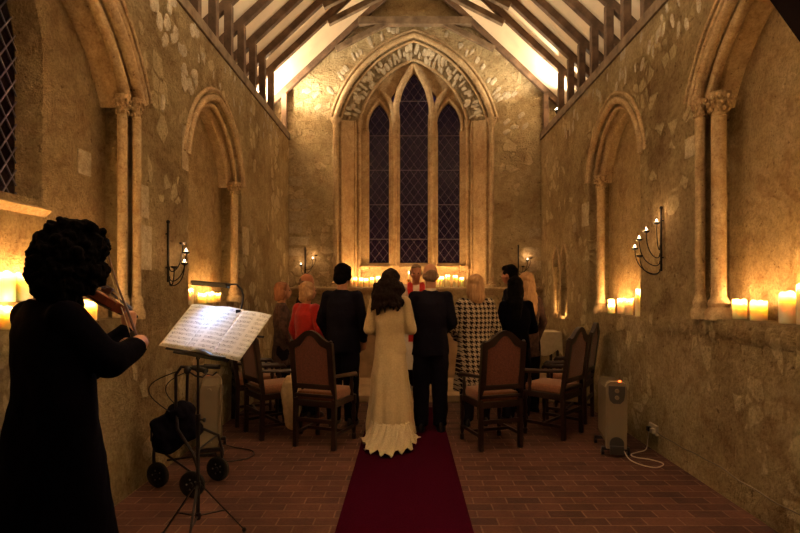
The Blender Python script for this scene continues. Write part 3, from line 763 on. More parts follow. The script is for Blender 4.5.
# east ledge
for (x, h, dy, lab) in ((-.90, .165, .10, 'leftmost pillar candle on the ledge below the east window'), (-.79, .17, .05, 'second candle from the left on the east ledge'),
               (-.695, .155, -.02, 'third candle from the left on the east ledge'), (-.60, .165, .06, 'fourth candle from the left on the east ledge'), (-.495, .20, .08, 'tallest of the candles left of the bride on the east ledge'),
               (.515, .165, -.0, 'ledge candle nearest the groom head'), (.605, .20, .06, 'second ledge candle right of the groom'), (.70, .215, .04, 'tallest ledge candle right of the groom'),
               (.83, .195, .05, 'fourth ledge candle right of the groom'), (.94, .18, .08, 'ledge candle just left of the blonde bob')):
    candle(x, YE+.09+dy, 1.49-dy*.06, .037, h-.005+.012*math.sin(x*40), lab, power=CANDLE_W*.85)
candle(-.36, YE+.12, 1.485, .045, .17, 'added ledge candle, for its glow, mostly hidden by the dark hair of the bride')  # extra candle put in for its glow behind the bride
# gilt candlestick on the ledge
t = empty('altar_candlestick', (.03, YE+.15, 1.483), 0, 'small gilded candlestick on the ledge left of the minister head', 'candlestick')
bm = bmesh.new(); lathe(bm, [(.055, 0), (.055, .012), (.02, .03), (.014, .06), (.03, .085), (.014, .11), (.045, .14), (.045, .148), (.018, .15)], (0, 0, 0), 20); obj('stem', bm, M_brass, t)
bm = bmesh.new(); tube(bm, [(0, 0, .148), (0, 0, .24)], .012, 12); obj('taper', bm, M_wax, t)
bm = bmesh.new(); lathe(bm, [(.001, 0), (.008, .01), (.006, .03), (.0004, .05)], (0, 0, .243), 12); obj('flame', bm, M_flame, t); point('flame_light', (0, 0, .31), .8, CANDLE_C, .012, t)

# ------------------------------------------------------------------ wrought iron sconces
def sconce(base, out, along, H, label, cups, lit):
    """base: foot of the bar on the wall; out/along: unit vectors"""
    r = empty('wall_sconce', base, 0, label, 'candle sconce', 'wrought iron sconces')
    out = V(out); al = V(along)
    bm = bmesh.new(); beam(bm, V(0, 0, 0)+out*.02, V(0, 0, H)+out*.02, .022, .014, out, .003); ell(bm, out*.02+V(0, 0, H), (.016, .016, .016), None, 8)
    for z in (.12, H*.8): tube(bm, [V(0, 0, z)-out*.03, V(0, 0, z)+out*.02], .006, 6)
    obj('bar', bm, M_iron, r)
    for k, (a, o, z) in enumerate(cups):
        tip = out*(.03+o)+al*a+V(0, 0, z); root0 = out*.03+V(0, 0, max(.02, z-.19-.02*k*0)); dz = z
        bot = min(root0.z, z)-.05
        pts = []
        for i in range(13):
            t = i/12; p = root0.lerp(tip, .5-.5*math.cos(t*PI)); zz = root0.z*(1-t)**2+tip.z*t**2+2*t*(1-t)*(min(root0.z, z)-.14); pts.append(V(p.x, p.y, zz))
        bm = bmesh.new(); tube(bm, pts, .0045, 6); obj('arm', bm, M_iron, r)
        bm = bmesh.new(); lathe(bm, [(.006, -.01), (.026, .0), (.03, .012), (.027, .012), (.02, .004), (.001, .003)], tip, 14); pan = obj('drip_pan', bm, M_iron, r)
        if lit[k]:
            bm = bmesh.new(); lathe(bm, [(.018, .003), (.018, .02), (.001, .02)], tip, 12); obj('tealight', bm, M_wax, r)
            bm = bmesh.new(); lathe(bm, [(.001, 0), (.007, .006), (.006, .014), (.0004, .024)], tip+V(0, 0, .02), 10); obj('flame', bm, M_tflame, r)
            point('flame_light', tip+V(0, 0, .07), SCONCE_W, (1, .55, .22), .012, r)
    return r
sconce((XR-.001, 4.72, 1.64), (-1, 0, 0), (0, 1, 0), .56, 'black wrought iron sconce with four small flames on the right wall', ((.0, .03, .42), (.05, .10, .35), (.08, .15, .28), (.10, .18, .20), (.02, .17, .13)), (1, 1, 1, 1, 0))
sconce((XL+.001, 4.42, 1.54), (1, 0, 0), (0, 1, 0), .50, 'black wrought iron sconce on the left wall above the walker', ((.05, .09, .32), (.02, .13, .24), (.06, .10, .15), (.0, .04, .12)), (0, 1, 1, 0))
sconce((-1.72, YE-.001, 1.74), (0, -1, 0), (1, 0, 0), .42, 'iron sconce on the east wall above the bald man', ((.14, .06, .22), (-.05, .10, .12), (.20, .10, .28)), (1, 1, 0))
sconce((1.88, YE-.001, 1.74), (0, -1, 0), (1, 0, 0), .46, 'iron sconce on the east wall right of the man with dark hair', ((.14, .06, .20), (.05, .12, .10), (.19, .08, .24)), (1, 0, 0))

# ------------------------------------------------------------------ chairs
def chair_proto(label):
    t = empty('high_backed_chair', (0, 0, 0), 0, label, 'chair')
    W, D, SH = .405, .44, .44
    lean = lambda z: -.5*D+.01-max(0, z-SH)*.13
    for s in (-1, 1):
        bm = bmesh.new(); beam(bm, (s*W/2, -D/2, 0), (s*W/2, -D/2+.01, SH+.02), .042, .042, (1, 0, 0)); obj('leg', bm, M_chairwood, t, sm=None)
        bm = bmesh.new()
        lathe(bm, [(.022, 0), (.024, .05), (.014, .06), (.022, .10), (.024, .12), (.014, .16), (.023, .26), (.014, .34), (.024, .36), (.024, SH)], (s*W/2, D/2-.02, 0), 14); obj('leg', bm, M_chairwood, t)
        bm = bmesh.new()
        lathe(bm, [(.02, SH), (.014, SH+.05), (.022, SH+.10), (.013, SH+.15), (.018, SH+.2)], (s*W/2, D/2-.07, 0), 12)
        tube(bm, [(s*W/2, lean(.68), .68), (s*(W/2+.01), -.05, .665), (s*(W/2+.012), D/2-.1, .65), (s*(W/2+.015), D/2-.02, .645), (s*(W/2+.015), D/2+.01, .62)], [.016, .019, .022, .024, .015], 10)
        obj('armrest', bm, M_chairwood, t)
    bm = bmesh.new()
    for s in (-1, 1): beam(bm, (s*W/2, -D/2, .13), (s*W/2, D/2-.02, .13), .025, .03)
    beam(bm, (-W/2, 0, .13), (W/2, 0, .13), .025, .03); beam(bm, (-W/2, -D/2, .26), (W/2, -D/2, .26), .022, .04)
    obj('stretcher', bm, M_chairwood, t, sm=None)
    bm = bmesh.new(); box(bm, (0, -.005, SH-.025), (W+.02, D, .06), bev=.008); obj('seat_frame', bm, M_chairwood, t, sm=None)
    bm = bmesh.new(); box(bm, (0, .0, SH+.04), (W-.01, D-.02, .09), bev=.03); obj('seat', bm, M_seatfab, t, sm=60)
    # back: stiles with an arched crest
    def crest(w_, z0, drop):
        p = [(-w_, z0), (-w_, .985-drop), (-w_+.03, 1.0-drop)]
        for k in range(0, 13):
            u = -1+2*k/12; p.append((u*(w_-.06), 1.01-drop+.095*math.cos(u*PI/2)**1.2))
        return p+[(w_-.03, 1.0-drop), (w_, .985-drop), (w_, z0)]
    fn = lambda a, b, tt: V(a, lean(b)+tt, b)
    bm = bmesh.new(); o_ = crest(W/2+.02, .44, 0); i_ = crest(W/2-.035, .60, .05)
    OA = [[bm.verts.new(fn(a, b, q)) for a, b in P] for P in (o_, i_) for q in (-.02, .022)]
    n = len(o_)
    for i in range(n-1):
        bm.faces.new((OA[0][i], OA[0][i+1], OA[2][i+1], OA[2][i])); bm.faces.new((OA[1][i], OA[1][i+1], OA[3][i+1], OA[3][i]))
        bm.faces.new((OA[0][i], OA[0][i+1], OA[1][i+1], OA[1][i])); bm.faces.new((OA[2][i], OA[2][i+1], OA[3][i+1], OA[3][i]))
    beam(bm, fn(-W/2, .58, 0), fn(W/2, .58, 0), .04, .05); beam(bm, fn(-W/2, .49, 0), fn(W/2, .49, 0), .03, .03)
    for s in (-1, 1): ell(bm, fn(s*(W/2), .995, 0), (.018, .02, .02), None, 8)
    obj('back_frame', bm, M_chairwood, t, sm=40)
    bm = bmesh.new(); prism(bm, crest(W/2-.03, .60, .045), -.014, .034, fn); obj('backrest', bm, M_chairfab, t, sm=None)
    return t
ch = chair_proto('high-backed upholstered armchair behind the man in the dark suit, left of the carpet')
ch.location = (-.785, 5.16, 0); ch.rotation_euler = (0, 0, math.radians(-20))
dup(ch, (.80, 5.14, 0), math.radians(18), 'high-backed upholstered armchair behind the houndstooth coat, right of the carpet')
dup(ch, (-1.37, 5.50, 0), math.radians(-52), 'armchair turned sideways with a cream garment hanging off it by the left wall')
dup(ch, (-1.70, 5.98, 0), math.radians(-66), 'farther armchair against the left wall behind the music stand')
dup(ch, (1.50, 5.50, 0), math.radians(48), 'armchair turned sideways near the heater on the right')
dup(ch, (1.86, 6.12, 0), math.radians(60), 'farther armchair against the right wall, behind the sideways one')

# cream garment hanging over the seat edge
bm = bmesh.new(); loft(bm, [(0, 0, 0, .03, .03, .1), (.0, 0, .04, .06, .05, .12), (.01, 0, .2, .085, .07, .1), (.0, 0, .36, .10, .08, .08), (0, 0, .47, .085, .07, .06), (-.01, 0, .53, .03, .03)], 28, (5, 1))
g = remesh('hanging_garment', bm, M_cream, None, .01, 3, (.012, 7)); g.location = (-1.14, 5.24, .10)
tag(g, 'cream garment hanging from the sideways chair towards the floor', 'garment')

# credence table with white cloth
t = empty('credence_table', (1.86, 7.62, .09), 0, 'small table under a white cloth near the right wall', 'table')
bm = bmesh.new(); box(bm, (0, 0, .765), (.56, .42, .025), bev=.004); obj('tabletop', bm, M_chairwood, t, sm=None)
for sx in (-1, 1):
    for sy in (-1, 1):
        bm = bmesh.new(); beam(bm, (sx*.24, sy*.17, 0), (sx*.24, sy*.17, .755), .035, .035, (1, 0, 0)); obj('leg', bm, M_chairwood, t, sm=None)
bm = bmesh.new(); n = 40
top = []; skirt = []
for k in range(n):
    u = k/n*4; s = int(u); f = u-s
    p = [(-.29+.58*f, -.22), (.29, -.22+.44*f), (.29-.58*f, .22), (-.29, .22-.44*f)][s]
    top.append(bm.verts.new((p[0], p[1], .783))); q = 1.03+.03*math.sin(k*1.9); skirt.append(bm.verts.new((p[0]*q, p[1]*q, .50+.05*math.sin(k*.8)-(.10 if abs(f-.0) < .1 else 0))))
bm.faces.new(top)
for k in range(n): bm.faces.new((top[k], top[(k+1) % n], skirt[(k+1) % n], skirt[k]))
o = obj('tablecloth', bm, M_cloth, None, sm=50); o.location = (1.86, 7.62, .09); tag(o, 'white cloth draped over the small side table', 'tablecloth')
# stone altar below the ledge
t = empty('altar', (.115, 8.55, .09), 0, 'plain stone altar table against the east wall behind the minister', 'altar')
bm = bmesh.new(); box(bm, (0, 0, .93), (1.9, .66, .09), bev=.015); obj('altar_slab', bm, M_dress, t, sm=None)
bm = bmesh.new(); box(bm, (0, .02, .44), (1.7, .55, .88), bev=.01); obj('altar_base', bm, M_altar, t, sm=None)

# ------------------------------------------------------------------ people
SC = 1.0
def hand(bm, wrist, d, up, s=1.0, curl=.5, side=1):
    """palm and five fingers; d = direction of the hand, up = back of the hand, side = thumb side sign"""
    w_ = V(wrist); d = V(d).normalized(); up = V(up); up = (up-d*up.dot(d)).normalized(); x = d.cross(up)*side
    tube(bm, [w_-d*.02, w_+d*.02, w_+d*.055, w_+d*.088, w_+d*.097], [.024*s, .030*s, .036*s, .037*s, .02], 12, 1)
    ell(bm, w_+d*.055, (.014, .03, .03), Matrix((up, x, d)).transposed(), 10)
    for k, (off, L, r) in enumerate(((.028, .068, .0088), (.010, .078, .0092), (-.010, .072, .0088), (-.028, .055, .0080))):
        p = w_+d*.085*s+x*off*s; q = d.copy(); pts = [p-d*.02, p]; a = 0
        for seg_ in (.45, .32, .23):
            a += curl*.75; q = (d*math.cos(a)-up*math.sin(a)).normalized(); p = p+q*L*s*seg_; pts.append(p)
        tube(bm, pts, [r*s*1.05, r*s*1.05, r*s, r*s*.92, r*s*.72], 8)
    p = w_+d*.02+x*.026*s; q = (x*.8+d*.7-up*.3*curl).normalized(); p1 = p+q*.035*s; q2 = (x*.25+d*.8-up*.6*curl).normalized(); p2 = p1+q2*.030*s; p3 = p2+q2*.022*s
    tube(bm, [p-q*.015, p, p1, p2, p3], [.012*s, .013*s, .011*s, .010*s, .007*s], 8)
def head_prims(bm, M):
    def E(c, r, rot=None): 
        R = M.to_3x3() @ (rot if rot is not None else Matrix.Identity(3)); ell(bm, M @ V(c), r, R, 18)
    E((0, -.012, .145), (.076, .094, .092)); E((0, .012, .105), (.068, .078, .095)); E((0, .038, .050), (.048, .050, .045)); E((0, .055, .030), (.026, .026, .020))
    tube(bm, [M @ V(0, .086, .135), M @ V(0, .100, .112), M @ V(0, .108, .092), M @ V(0, .095, .082)], [.008, .010, .0135, .010], 8)
    for s in (-1, 1):
        E((s*.076, -.005, .105), (.010, .018, .030)); E((s*.030, .080, .142), (.020, .012, .008)); E((s*.04, .06, .095), (.022, .022, .022))
    E((0, .088, .062), (.022, .010, .006)); E((0, .086, .052), (.019, .010, .006))
SHR = .185
def person(loc, yaw, H, label, head=(0, 0), arms=None, female=False, skin=None, voxel=.011, handcurl=.5, hshift=(0, 0, 0), handup=None):
    """Facing +y locally. head = (turn, nod) in degrees. arms = [(elbow, wrist, hand dir), ...] right(+x) then left(-x), in a 1.75 m frame"""
    root = empty('person', loc, math.radians(yaw), label, 'person'); k = H/1.75
    sh = SHR*(.90 if female else 1.0)
    Mh = Matrix.Translation((hshift[0], .012+hshift[1], 1.515+hshift[2])) @ Matrix.Rotation(math.radians(-head[0]), 4, 'Z') @ Matrix.Rotation(math.radians(-head[1]), 4, 'X')
    if arms is None: arms = [((.25, -.02, 1.13), (.23, .09, .88), (0, .1, -1)), ((-.25, -.02, 1.13), (-.23, .09, .88), (0, .1, -1))]
    bm = bmesh.new(); head_prims(bm, Mh)
    tube(bm, [(0, -.02, 1.40), (0, -.012, 1.47), Mh @ V(0, -.015, .06)], [.062, .055, .056], 14)
    loft(bm, [(0, 0, .80, .12, .09), (0, 0, .90, .155, .105), (0, 0, 1.05, .125, .09), (0, 0, 1.25, .15, .10), (0, -.01, 1.38, .15, .085), (0, -.015, 1.44, .08, .06)], 24)
    for s, (e, w_, hd) in zip((1, -1), arms):
        S0 = V(s*sh*.92, -.012, 1.405)
        cap(bm, (s*.06, -.01, 1.40), S0, .05, .05); cap(bm, S0, e, .045, .036); cap(bm, e, w_, .036, .024)
        hand(bm, w_, hd, (handup[0 if s > 0 else 1] if handup else (s*1, -.2, .1)), 1.0 if not female else .92, handcurl, -s)
        cap(bm, (s*.085, 0, .86), (s*.095, .01, .48), .078, .052); cap(bm, (s*.095, .01, .48), (s*.10, -.005, .09), .052, .036)
        cap(bm, (s*.10, -.02, .045), (s*.115, .13, .03), .036, .028)
    X = Matrix.Diagonal((k, k, k, 1))
    remesh('body', bm, skin or M_skin, root, voxel, 3, None, X)
    for s in (-1, 1):
        bm = bmesh.new(); ell(bm, X @ (Mh @ V(s*.030, .082, .124)), (.011, .008, .007), None, 10); obj('eye', bm, M_eye, root)
    bm = bmesh.new(); ell(bm, X @ (Mh @ V(0, .098, .057)), (.020, .006, .006), None, 10); obj('mouth', bm, M_lip, root)
    root['_k'] = k
    return root, X, Mh, arms, sh
def clean(root):
    if '_k' in root: del root['_k']
def sleeves(bm, arms, sh, r=(.062, .050, .040), cut=.97):
    for s, (e, w_, hd) in zip((1, -1), arms):
        S0 = V(s*sh*.92, -.012, 1.40); W_ = V(e).lerp(V(w_), cut)
        cap(bm, (s*.08, -.012, 1.395), S0, .062, r[0]); cap(bm, S0, e, r[0], r[1]); tube(bm, [V(e), V(e).lerp(W_, .5), W_], [r[1], (r[1]+r[2])/2, r[2]], 14)
def jacket(P, m, hem=.80, hemr=(.19, .135), chest=.175, waist=.155, collar=True, name='jacket', rr=(.064, .054, .042), rip=.01, disp=(.010, 5), trap=.105):
    root, X, Mh, arms, sh = P
    bm = bmesh.new(); f = chest/.175
    hx, hy = hemr
    loft(bm, [(0, 0, hem, hx, hy, rip*2), (0, 0, hem+.05, hx*.99, hy, rip*1.6), (0, 0, (hem+1.08)/2, (hx+waist)/2, (hy+.105)/2+.005, rip), (0, 0, 1.08, waist, .112, rip), (0, 0, 1.22, chest, .122), (0, -.005, 1.33, chest*1.02, .115), (0, -.012, 1.40, .165*f*sh/.185, .09), (0, -.018, 1.445, trap, .068), (0, -.02, 1.475, .066, .06)], 36, (6, 1.3))
    sleeves(bm, arms, sh, rr)
    return remesh(name, bm, m, root, .011, 4, disp, X)
def trousers(P, m=None, shoes=True):
    root, X, Mh, arms, sh = P
    bm = bmesh.new()
    loft(bm, [(0, 0, .80, .165, .115), (0, 0, .92, .165, .118), (0, 0, 1.02, .145, .105)], 28)
    for s in (-1, 1):
        tube(bm, [(s*.085, 0, .90), (s*.09, .0, .70), (s*.096, .005, .48), (s*.10, -.005, .20), (s*.10, -.005, .05)], [.102, .100, .088, .080, .078], 18)
    remesh('trousers', bm, m or M_trous, root, .012, 3, (.010, 6), X)
    if shoes: shoe(P)
def shoe(P):
    root, X = P[0], P[1]
    for s in (-1, 1):
        bm = bmesh.new(); loft(bm, [(s*.108, .04, .0, .048, .145), (s*.108, .04, .03, .050, .15), (s*.106, .03, .06, .043, .125), (s*.102, -.02, .10, .038, .06)], 20)
        for v in bm.verts: v.co = X @ v.co
        obj('shoe', bm, M_shoe, root, sm=60)
def skirt_(P, m, pts, name='skirt', rip=(7, .5), disp=(.008, 6), v=.013):
    bm = bmesh.new(); loft(bm, pts, 56, rip); return remesh(name, bm, m, P[0], v, 2, disp, P[1])
def hair(P, m, prims, v=.009, disp=(.012, 14), sm=2, name='hair'):
    root, X, Mh = P[:3]; bm = bmesh.new()
    for q in prims:
        if q[0] == 'e': ell(bm, Mh @ V(q[1]), q[2], Mh.to_3x3(), 18)
        else: tube(bm, [Mh @ V(p) for p in q[1]], q[2], 12)
    return remesh(name, bm, m, root, v, sm, disp, X)
short_hair = [('e', (0, -.022, .150), (.088, .100, .095)), ('e', (0, -.055, .10), (.078, .062, .075)), ('e', (0, .03, .205), (.066, .055, .035))]
bald_fringe = [('e', (0, -.055, .085), (.080, .058, .050)), ('e', (.066, -.02, .10), (.020, .045, .035)), ('e', (-.066, -.02, .10), (.020, .045, .035)), ('e', (0, -.07, .12), (.06, .048, .06))]
bob = [('e', (0, -.032, .150), (.094, .098, .098)), ('e', (0, -.050, .08), (.098, .078, .095)), ('e', (.075, -.018, .06), (.030, .055, .080)), ('e', (-.075, -.018, .06), (.030, .055, .080)), ('e', (0, -.06, .01), (.088, .055, .05))]

# --- groom
P = person((.245, 5.55, .012), 0, 1.73, 'balding grey-haired man in a dark suit standing right of the bride, seen from behind', head=(-6, 6),
           arms=[((.235, -.03, 1.13), (.16, .17, 1.02), (-1, .3, 0)), ((-.235, -.03, 1.13), (-.16, .17, 1.02), (1, .3, 0))])
jacket(P, M_suit, .79, (.195, .14), .19, .17); trousers(P, M_suit); hair(P, M_hgrey, bald_fringe, disp=(.006, 20)); clean(P[0])
# white shirt collar
bm = bmesh.new(); lathe(bm, [(.062, 0), (.058, .03), (.056, .03), (.056, 0)], P[1] @ V(0, -.016, 1.462), 24); obj('shirt_collar', bm, M_white, P[0])

# --- bride
P = person((-.17, 5.40, .012), -4, 1.66, 'bride in a long ivory coat dress with dark wavy hair, standing on the carpet', head=(4, 10), female=True,
           arms=[((.225, .0, 1.12), (.12, .20, 1.10), (-1, .3, 0)), ((-.225, .0, 1.12), (-.12, .2, 1.10), (1, .3, 0))])
jacket(P, M_ivory, .86, (.17, .13), .172, .148, name='bodice', rr=(.072, .066, .058))
bm = bmesh.new(); loft(bm, [(.02, -.10, .03, .255, .28, .05), (.02, -.09, .10, .25, .265, .05), (.01, -.05, .35, .222, .21, .05), (.0, -.02, .65, .188, .165, .03), (0, 0, .90, .165, .128, .012), (0, 0, 1.06, .145, .11)], 64, (8, .4))
remesh('dress', bm, M_ivory, P[0], .013, 2, (.012, 4), P[1])
# lace train lying on the carpet
bm = bmesh.new(); rn = 14; an = 60; G = []
for i in range(rn+1):
    r_ = i/rn; row = []
    for j in range(an+1):
        t = PI*(1.02+.96*j/an)-0; wob = 1+.06*math.sin(j*.42+1)+.035*math.sin(j*.95)+.015*math.sin(j*1.7)
        x = .03+math.cos(t)*(.17+.10*r_)*wob; y = -.20+math.sin(t)*(.14+.42*r_)*wob
        z = .012+.27*(1-r_)**2.2*0.6+(.012+.022*r_)*(1+math.sin(j*.9+i*.4))*.5+.006*math.sin(j*2.1+i)
        row.append(bm.verts.new((x, y, max(.008, z))))
    G.append(row)
for i in range(rn):
    for j in range(an): bm.faces.new((G[i][j], G[i][j+1], G[i+1][j+1], G[i+1][j]))
o = obj('train', bm, M_lace, P[0], sm=180); sd = o.modifiers.new('s', 'SOLIDIFY'); sd.thickness = .006
wavy = [('e', (0, -.022, .150), (.104, .112, .104)), ('e', (-.01, -.055, .07), (.125, .090, .11)), ('e', (-.02, -.075, -.02), (.145, .075, .10))]
rnd = random.Random(3)
for i in range(20):
    a = -1.5+3.0*i/19; x0 = .12*math.sin(a)-.015; y0 = -.05-.06*math.cos(a); L_ = .13+.10*rnd.random()+(.05 if i < 9 else 0); j_ = rnd.uniform(-.02, .02)
    wavy.append(('t', [(x0, y0, .08), (x0*1.25+.014, y0*1.15, .01), (x0*1.15-.016, y0*1.3, -.06), (x0*1.32+.014+j_, y0*1.3, -L_*.75), (x0*1.2+j_*2, y0*1.25, -L_)], [.034, .03, .028, .020, .006]))
hair(P, M_hbrown, wavy, .008, (.010, 18)); shoe(P); clean(P[0])

# --- man in the dark suit, left
P = person((-.70, 5.80, 0), -14, 1.75, 'dark-haired man in a dark suit standing left of the bride', head=(14, 6),
           arms=[((.25, -.02, 1.13), (.20, .12, .90), (-.2, .3, -1)), ((-.25, -.02, 1.13), (-.20, .12, .90), (.2, .3, -1))])
jacket(P, M_suit, .79, (.20, .14), .19, .172); trousers(P, M_suit); hair(P, M_hblack, [('e', (0, -.024, .150), (.092, .106, .098)), ('e', (0, -.055, .085), (.086, .068, .085)), ('e', (0, .045, .195), (.062, .055, .034)), ('e', (.07, -.0, .10), (.022, .04, .05)), ('e', (-.07, -.0, .10), (.022, .04, .05))], disp=(.007, 20)); clean(P[0])

# --- woman in red
P = person((-1.15, 6.15, 0), -35, 1.56, 'woman with ash-blonde hair in a bright red jacket, standing left behind the front chair', head=(20, 4), female=True)
jacket(P, M_red, .74, (.215, .16), .195, .18, rr=(.075, .062, .05)); trousers(P); hair(P, M_hgrey if False else M_hblond, bob, disp=(.014, 14)); clean(P[0])
# --- woman in the dark patterned coat
P = person((-1.53, 6.55, 0), -70, 1.56, 'woman with short auburn hair in a dark patterned coat by the left wall', head=(10, 2), female=True)
jacket(P, M_brown, .62, (.20, .15), .18, .165, name='coat'); trousers(P); hair(P, M_hred, bob[:5], disp=(.014, 14)); clean(P[0])
# --- bald man
P = person((-1.36, 7.05, 0), -80, 1.68, 'balding ruddy-faced man standing behind the women on the left', head=(20, 16), skin=M_skinr)
jacket(P, M_suit, .79, (.195, .14), .185, .17); trousers(P); hair(P, M_hgrey, bald_fringe, disp=(.006, 20)); clean(P[0])

# --- minister, facing the camera
P = person((.125, 7.35, .09), 180, 1.72, 'minister in white surplice and red stole facing the couple', head=(0, 10), skin=M_skinr,
           arms=[((.22, .02, 1.12), (.10, .26, 1.08), (-1, .5, 0)), ((-.22, .02, 1.12), (-.10, .26, 1.08), (1, .5, 0))])
jacket(P, M_white, .30, (.28, .22), .185, .175, name='surplice', rr=(.075, .085, .095), rip=.03)
bm = bmesh.new()
for s in (-1, 1):
    pts = [(s*.055, -.05, 1.485), (s*.085, .02, 1.475), (s*.085, .105, 1.40), (s*.06, .138, 1.28), (s*.062, .142, 1.15), (s*.07, .145, .95), (s*.07, .17, .70)]
    for a, b in zip(pts, pts[1:]): beam(bm, P[1] @ V(a), P[1] @ (V(b)+(V(b)-V(a))*.06), .075, .012, (0, 1, .6), .003)
obj('stole', bm, M_stole, P[0], sm=None)
hair(P, M_hgrey, [('e', (0, -.05, .14), (.084, .075, .085)), ('e', (.068, -.015, .12), (.02, .05, .045)), ('e', (-.068, -.015, .12), (.02, .05, .045)), ('e', (0, -.01, .20), (.070, .07, .040))], disp=(.008, 18))
trousers(P); clean(P[0])

# --- houndstooth coat
P = person((.745, 5.82, 0), 6, 1.635, 'woman with a strawberry-blonde bob in a black and white houndstooth coat', head=(-8, 6), female=True,
           arms=[((.25, .0, 1.11), (.17, .18, 1.0), (-1, .3, 0)), ((-.25, .0, 1.11), (-.17, .18, 1.0), (1, .3, 0))])
jacket(P, M_hound, .40, (.255, .18), .20, .195, name='coat', rr=(.082, .074, .062), rip=.012); trousers(P)
lb = [('e', (0, -.022, .150), (.096, .108, .100)), ('e', (0, -.05, .06), (.100, .08, .12)), ('e', (0, -.07, -.03), (.098, .06, .09)), ('e', (.075, .0, .05), (.032, .065, .10)), ('e', (-.075, .0, .05), (.032, .065, .10))]
hair(P, M_hblond, lb, disp=(.008, 14)); clean(P[0])
# --- man behind on the right
P = person((1.33, 6.80, 0), 62, 1.78, 'dark-haired man facing left, standing behind the women on the right', head=(6, 8), skin=M_skinr)
jacket(P, M_suit, .79, (.195, .14), .185, .17); trousers(P); hair(P, M_hblack, short_hair, disp=(.006, 16)); clean(P[0])
# --- blonde woman behind
P = person((1.44, 6.42, 0), 25, 1.67, 'woman with long blonde hair half hidden behind the dark-haired woman', head=(0, 4), female=True)
jacket(P, M_brown, .70, (.18, .14), .17, .155); trousers(P)
long_ = [('e', (0, -.022, .150), (.096, .108, .100)), ('e', (0, -.055, .05), (.100, .08, .13)), ('e', (0, -.08, -.10), (.105, .06, .15)), ('e', (.0, -.09, -.22), (.09, .05, .12)), ('e', (.07, .01, .03), (.032, .06, .12)), ('e', (-.07, .01, .03), (.032, .06, .12))]
hair(P, M_hblond, long_, disp=(.008, 14)); clean(P[0])
# --- dark haired woman in black
P = person((1.22, 5.98, 0), 14, 1.615, 'woman in black with long straight dark hair, right of the houndstooth coat', head=(34, 4), female=True,
           arms=[((.25, .0, 1.11), (.17, .18, 1.05), (-1, .3, 0)), ((-.25, .0, 1.11), (-.17, .18, 1.05), (1, .3, 0))])
jacket(P, M_blk, .60, (.195, .145), .185, .165, name='coat', rr=(.066, .056, .048)); trousers(P)
hair(P, M_hblack, long_, disp=(.007, 14)); clean(P[0])

# --- violinist
VL = V(-1.425, 2.14, 0); vy = -35; kv = 1.72/1.75
Rv = Matrix.Rotation(math.radians(vy), 4, 'Z')
def loc(p):                      # world point -> local of the violinist in the 1.75 frame
    return (Rv.inverted() @ (V(p)-VL))/kv
def ldir(p): return Rv.inverted().to_3x3() @ V(p)
chin = V(-1.325, 2.18, 1.497); scr = V(-1.405, 2.74, 1.345)
VD = (scr-chin).normalized(); frog = V(-1.160, 2.255, 1.272); tip = V(-1.585, 2.75, 1.735)
neckp = chin+VD*.475
P = person(VL, vy, 1.72, 'violinist with a mass of dark curly hair in a long black coat, at the left', head=(-12, 12), voxel=.007, handcurl=.95, hshift=(.055, .045, .03),
           arms=[(loc((-1.13, 2.03, 1.215)), loc((-1.112, 2.20, 1.262)), ldir((-.35, .9, .0))), (loc((-1.44, 2.42, 1.14)), loc(neckp+V(.035, -.035, -.085)), ldir((-.15, .25, 1)))],
           handup=[ldir((.5, .1, .8)), ldir((1, -.1, 0))])
jacket(P, M_blk, .12, (.33, .28), .25, .30, name='coat', rr=(.075, .068, .050), rip=.012, disp=(.012, 4), trap=.15)
curls = [('e', (0, -.02, .155), (.112, .125, .105)), ('e', (0, -.05, .06), (.125, .105, .11)), ('e', (0, -.06, -.02), (.11, .09, .08))]
rnd = random.Random(9)
for i in range(230):
    a = rnd.random()*2*PI; z = rnd.uniform(-.09, .225); rr_ = .130*math.sqrt(max(.12, 1-((z-.08)/.19)**2)) ; f = math.sin(a)
    if f > .55 and z < .17: continue
    curls.append(('e', (rr_*math.cos(a), -.03+rr_*1.0*math.sin(a), z), (.013+.014*rnd.random(),)*3))
hair(P, M_hblack, curls, .0065, (.012, 34), 0); trousers(P); clean(P[0])

# violin, held under her chin
def basis(d, up):
    d = V(d).normalized(); up = V(up); up = (up-d*up.dot(d)).normalized(); return Matrix((d.cross(up), d, up)).transposed()
R3 = basis(VD, (.45, -.55, .8)); vr = empty('violin', chin, 0, 'varnished brown violin held out from under the chin of the curly-haired player', 'violin')
def vv(x, y, z): return R3 @ V(x, y, z)
out = [(0, .0), (.045, .004), (.085, .03), (.103, .075), (.098, .115), (.072, .142), (.055, .165), (.054, .195), (.066, .220), (.080, .232), (.083, .265), (.072, .305), (.045, .338), (.0, .352)]
full = out+[(-a, b) for a, b in out[-2:0:-1]]
bm = bmesh.new()
rings = []
for sc, z in ((.90, -.022), (1, -.015), (1, .015), (.93, .021)): rings.append([bm.verts.new(vv(a*sc, .176+(b-.176)*sc, z)) for a, b in full])
n = len(full)
for i in range(3):
    for k in range(n): bm.faces.new((rings[i][k], rings[i][(k+1) % n], rings[i+1][(k+1) % n], rings[i+1][k]))
for ring, z in ((rings[0], -.030), (rings[-1], .030)):
    c_ = bm.verts.new(vv(0, .176, z))
    for k in range(n): bm.faces.new((ring[k], ring[(k+1) % n], c_))
obj('violin_body', bm, M_violin, vr)
bm = bmesh.new(); beam(bm, vv(0, .34, .012), vv(0, .49, .012), .026, .022, vv(0, 0, 1))
tube(bm, [vv(0, .48, .012), vv(0, .53, .010), vv(0, .565, .004), vv(0, .575, -.012), vv(0, .560, -.020), vv(0, .552, -.008)], [.014, .012, .010, .010, .009, .006], 10)
obj('neck', bm, M_violin, vr)
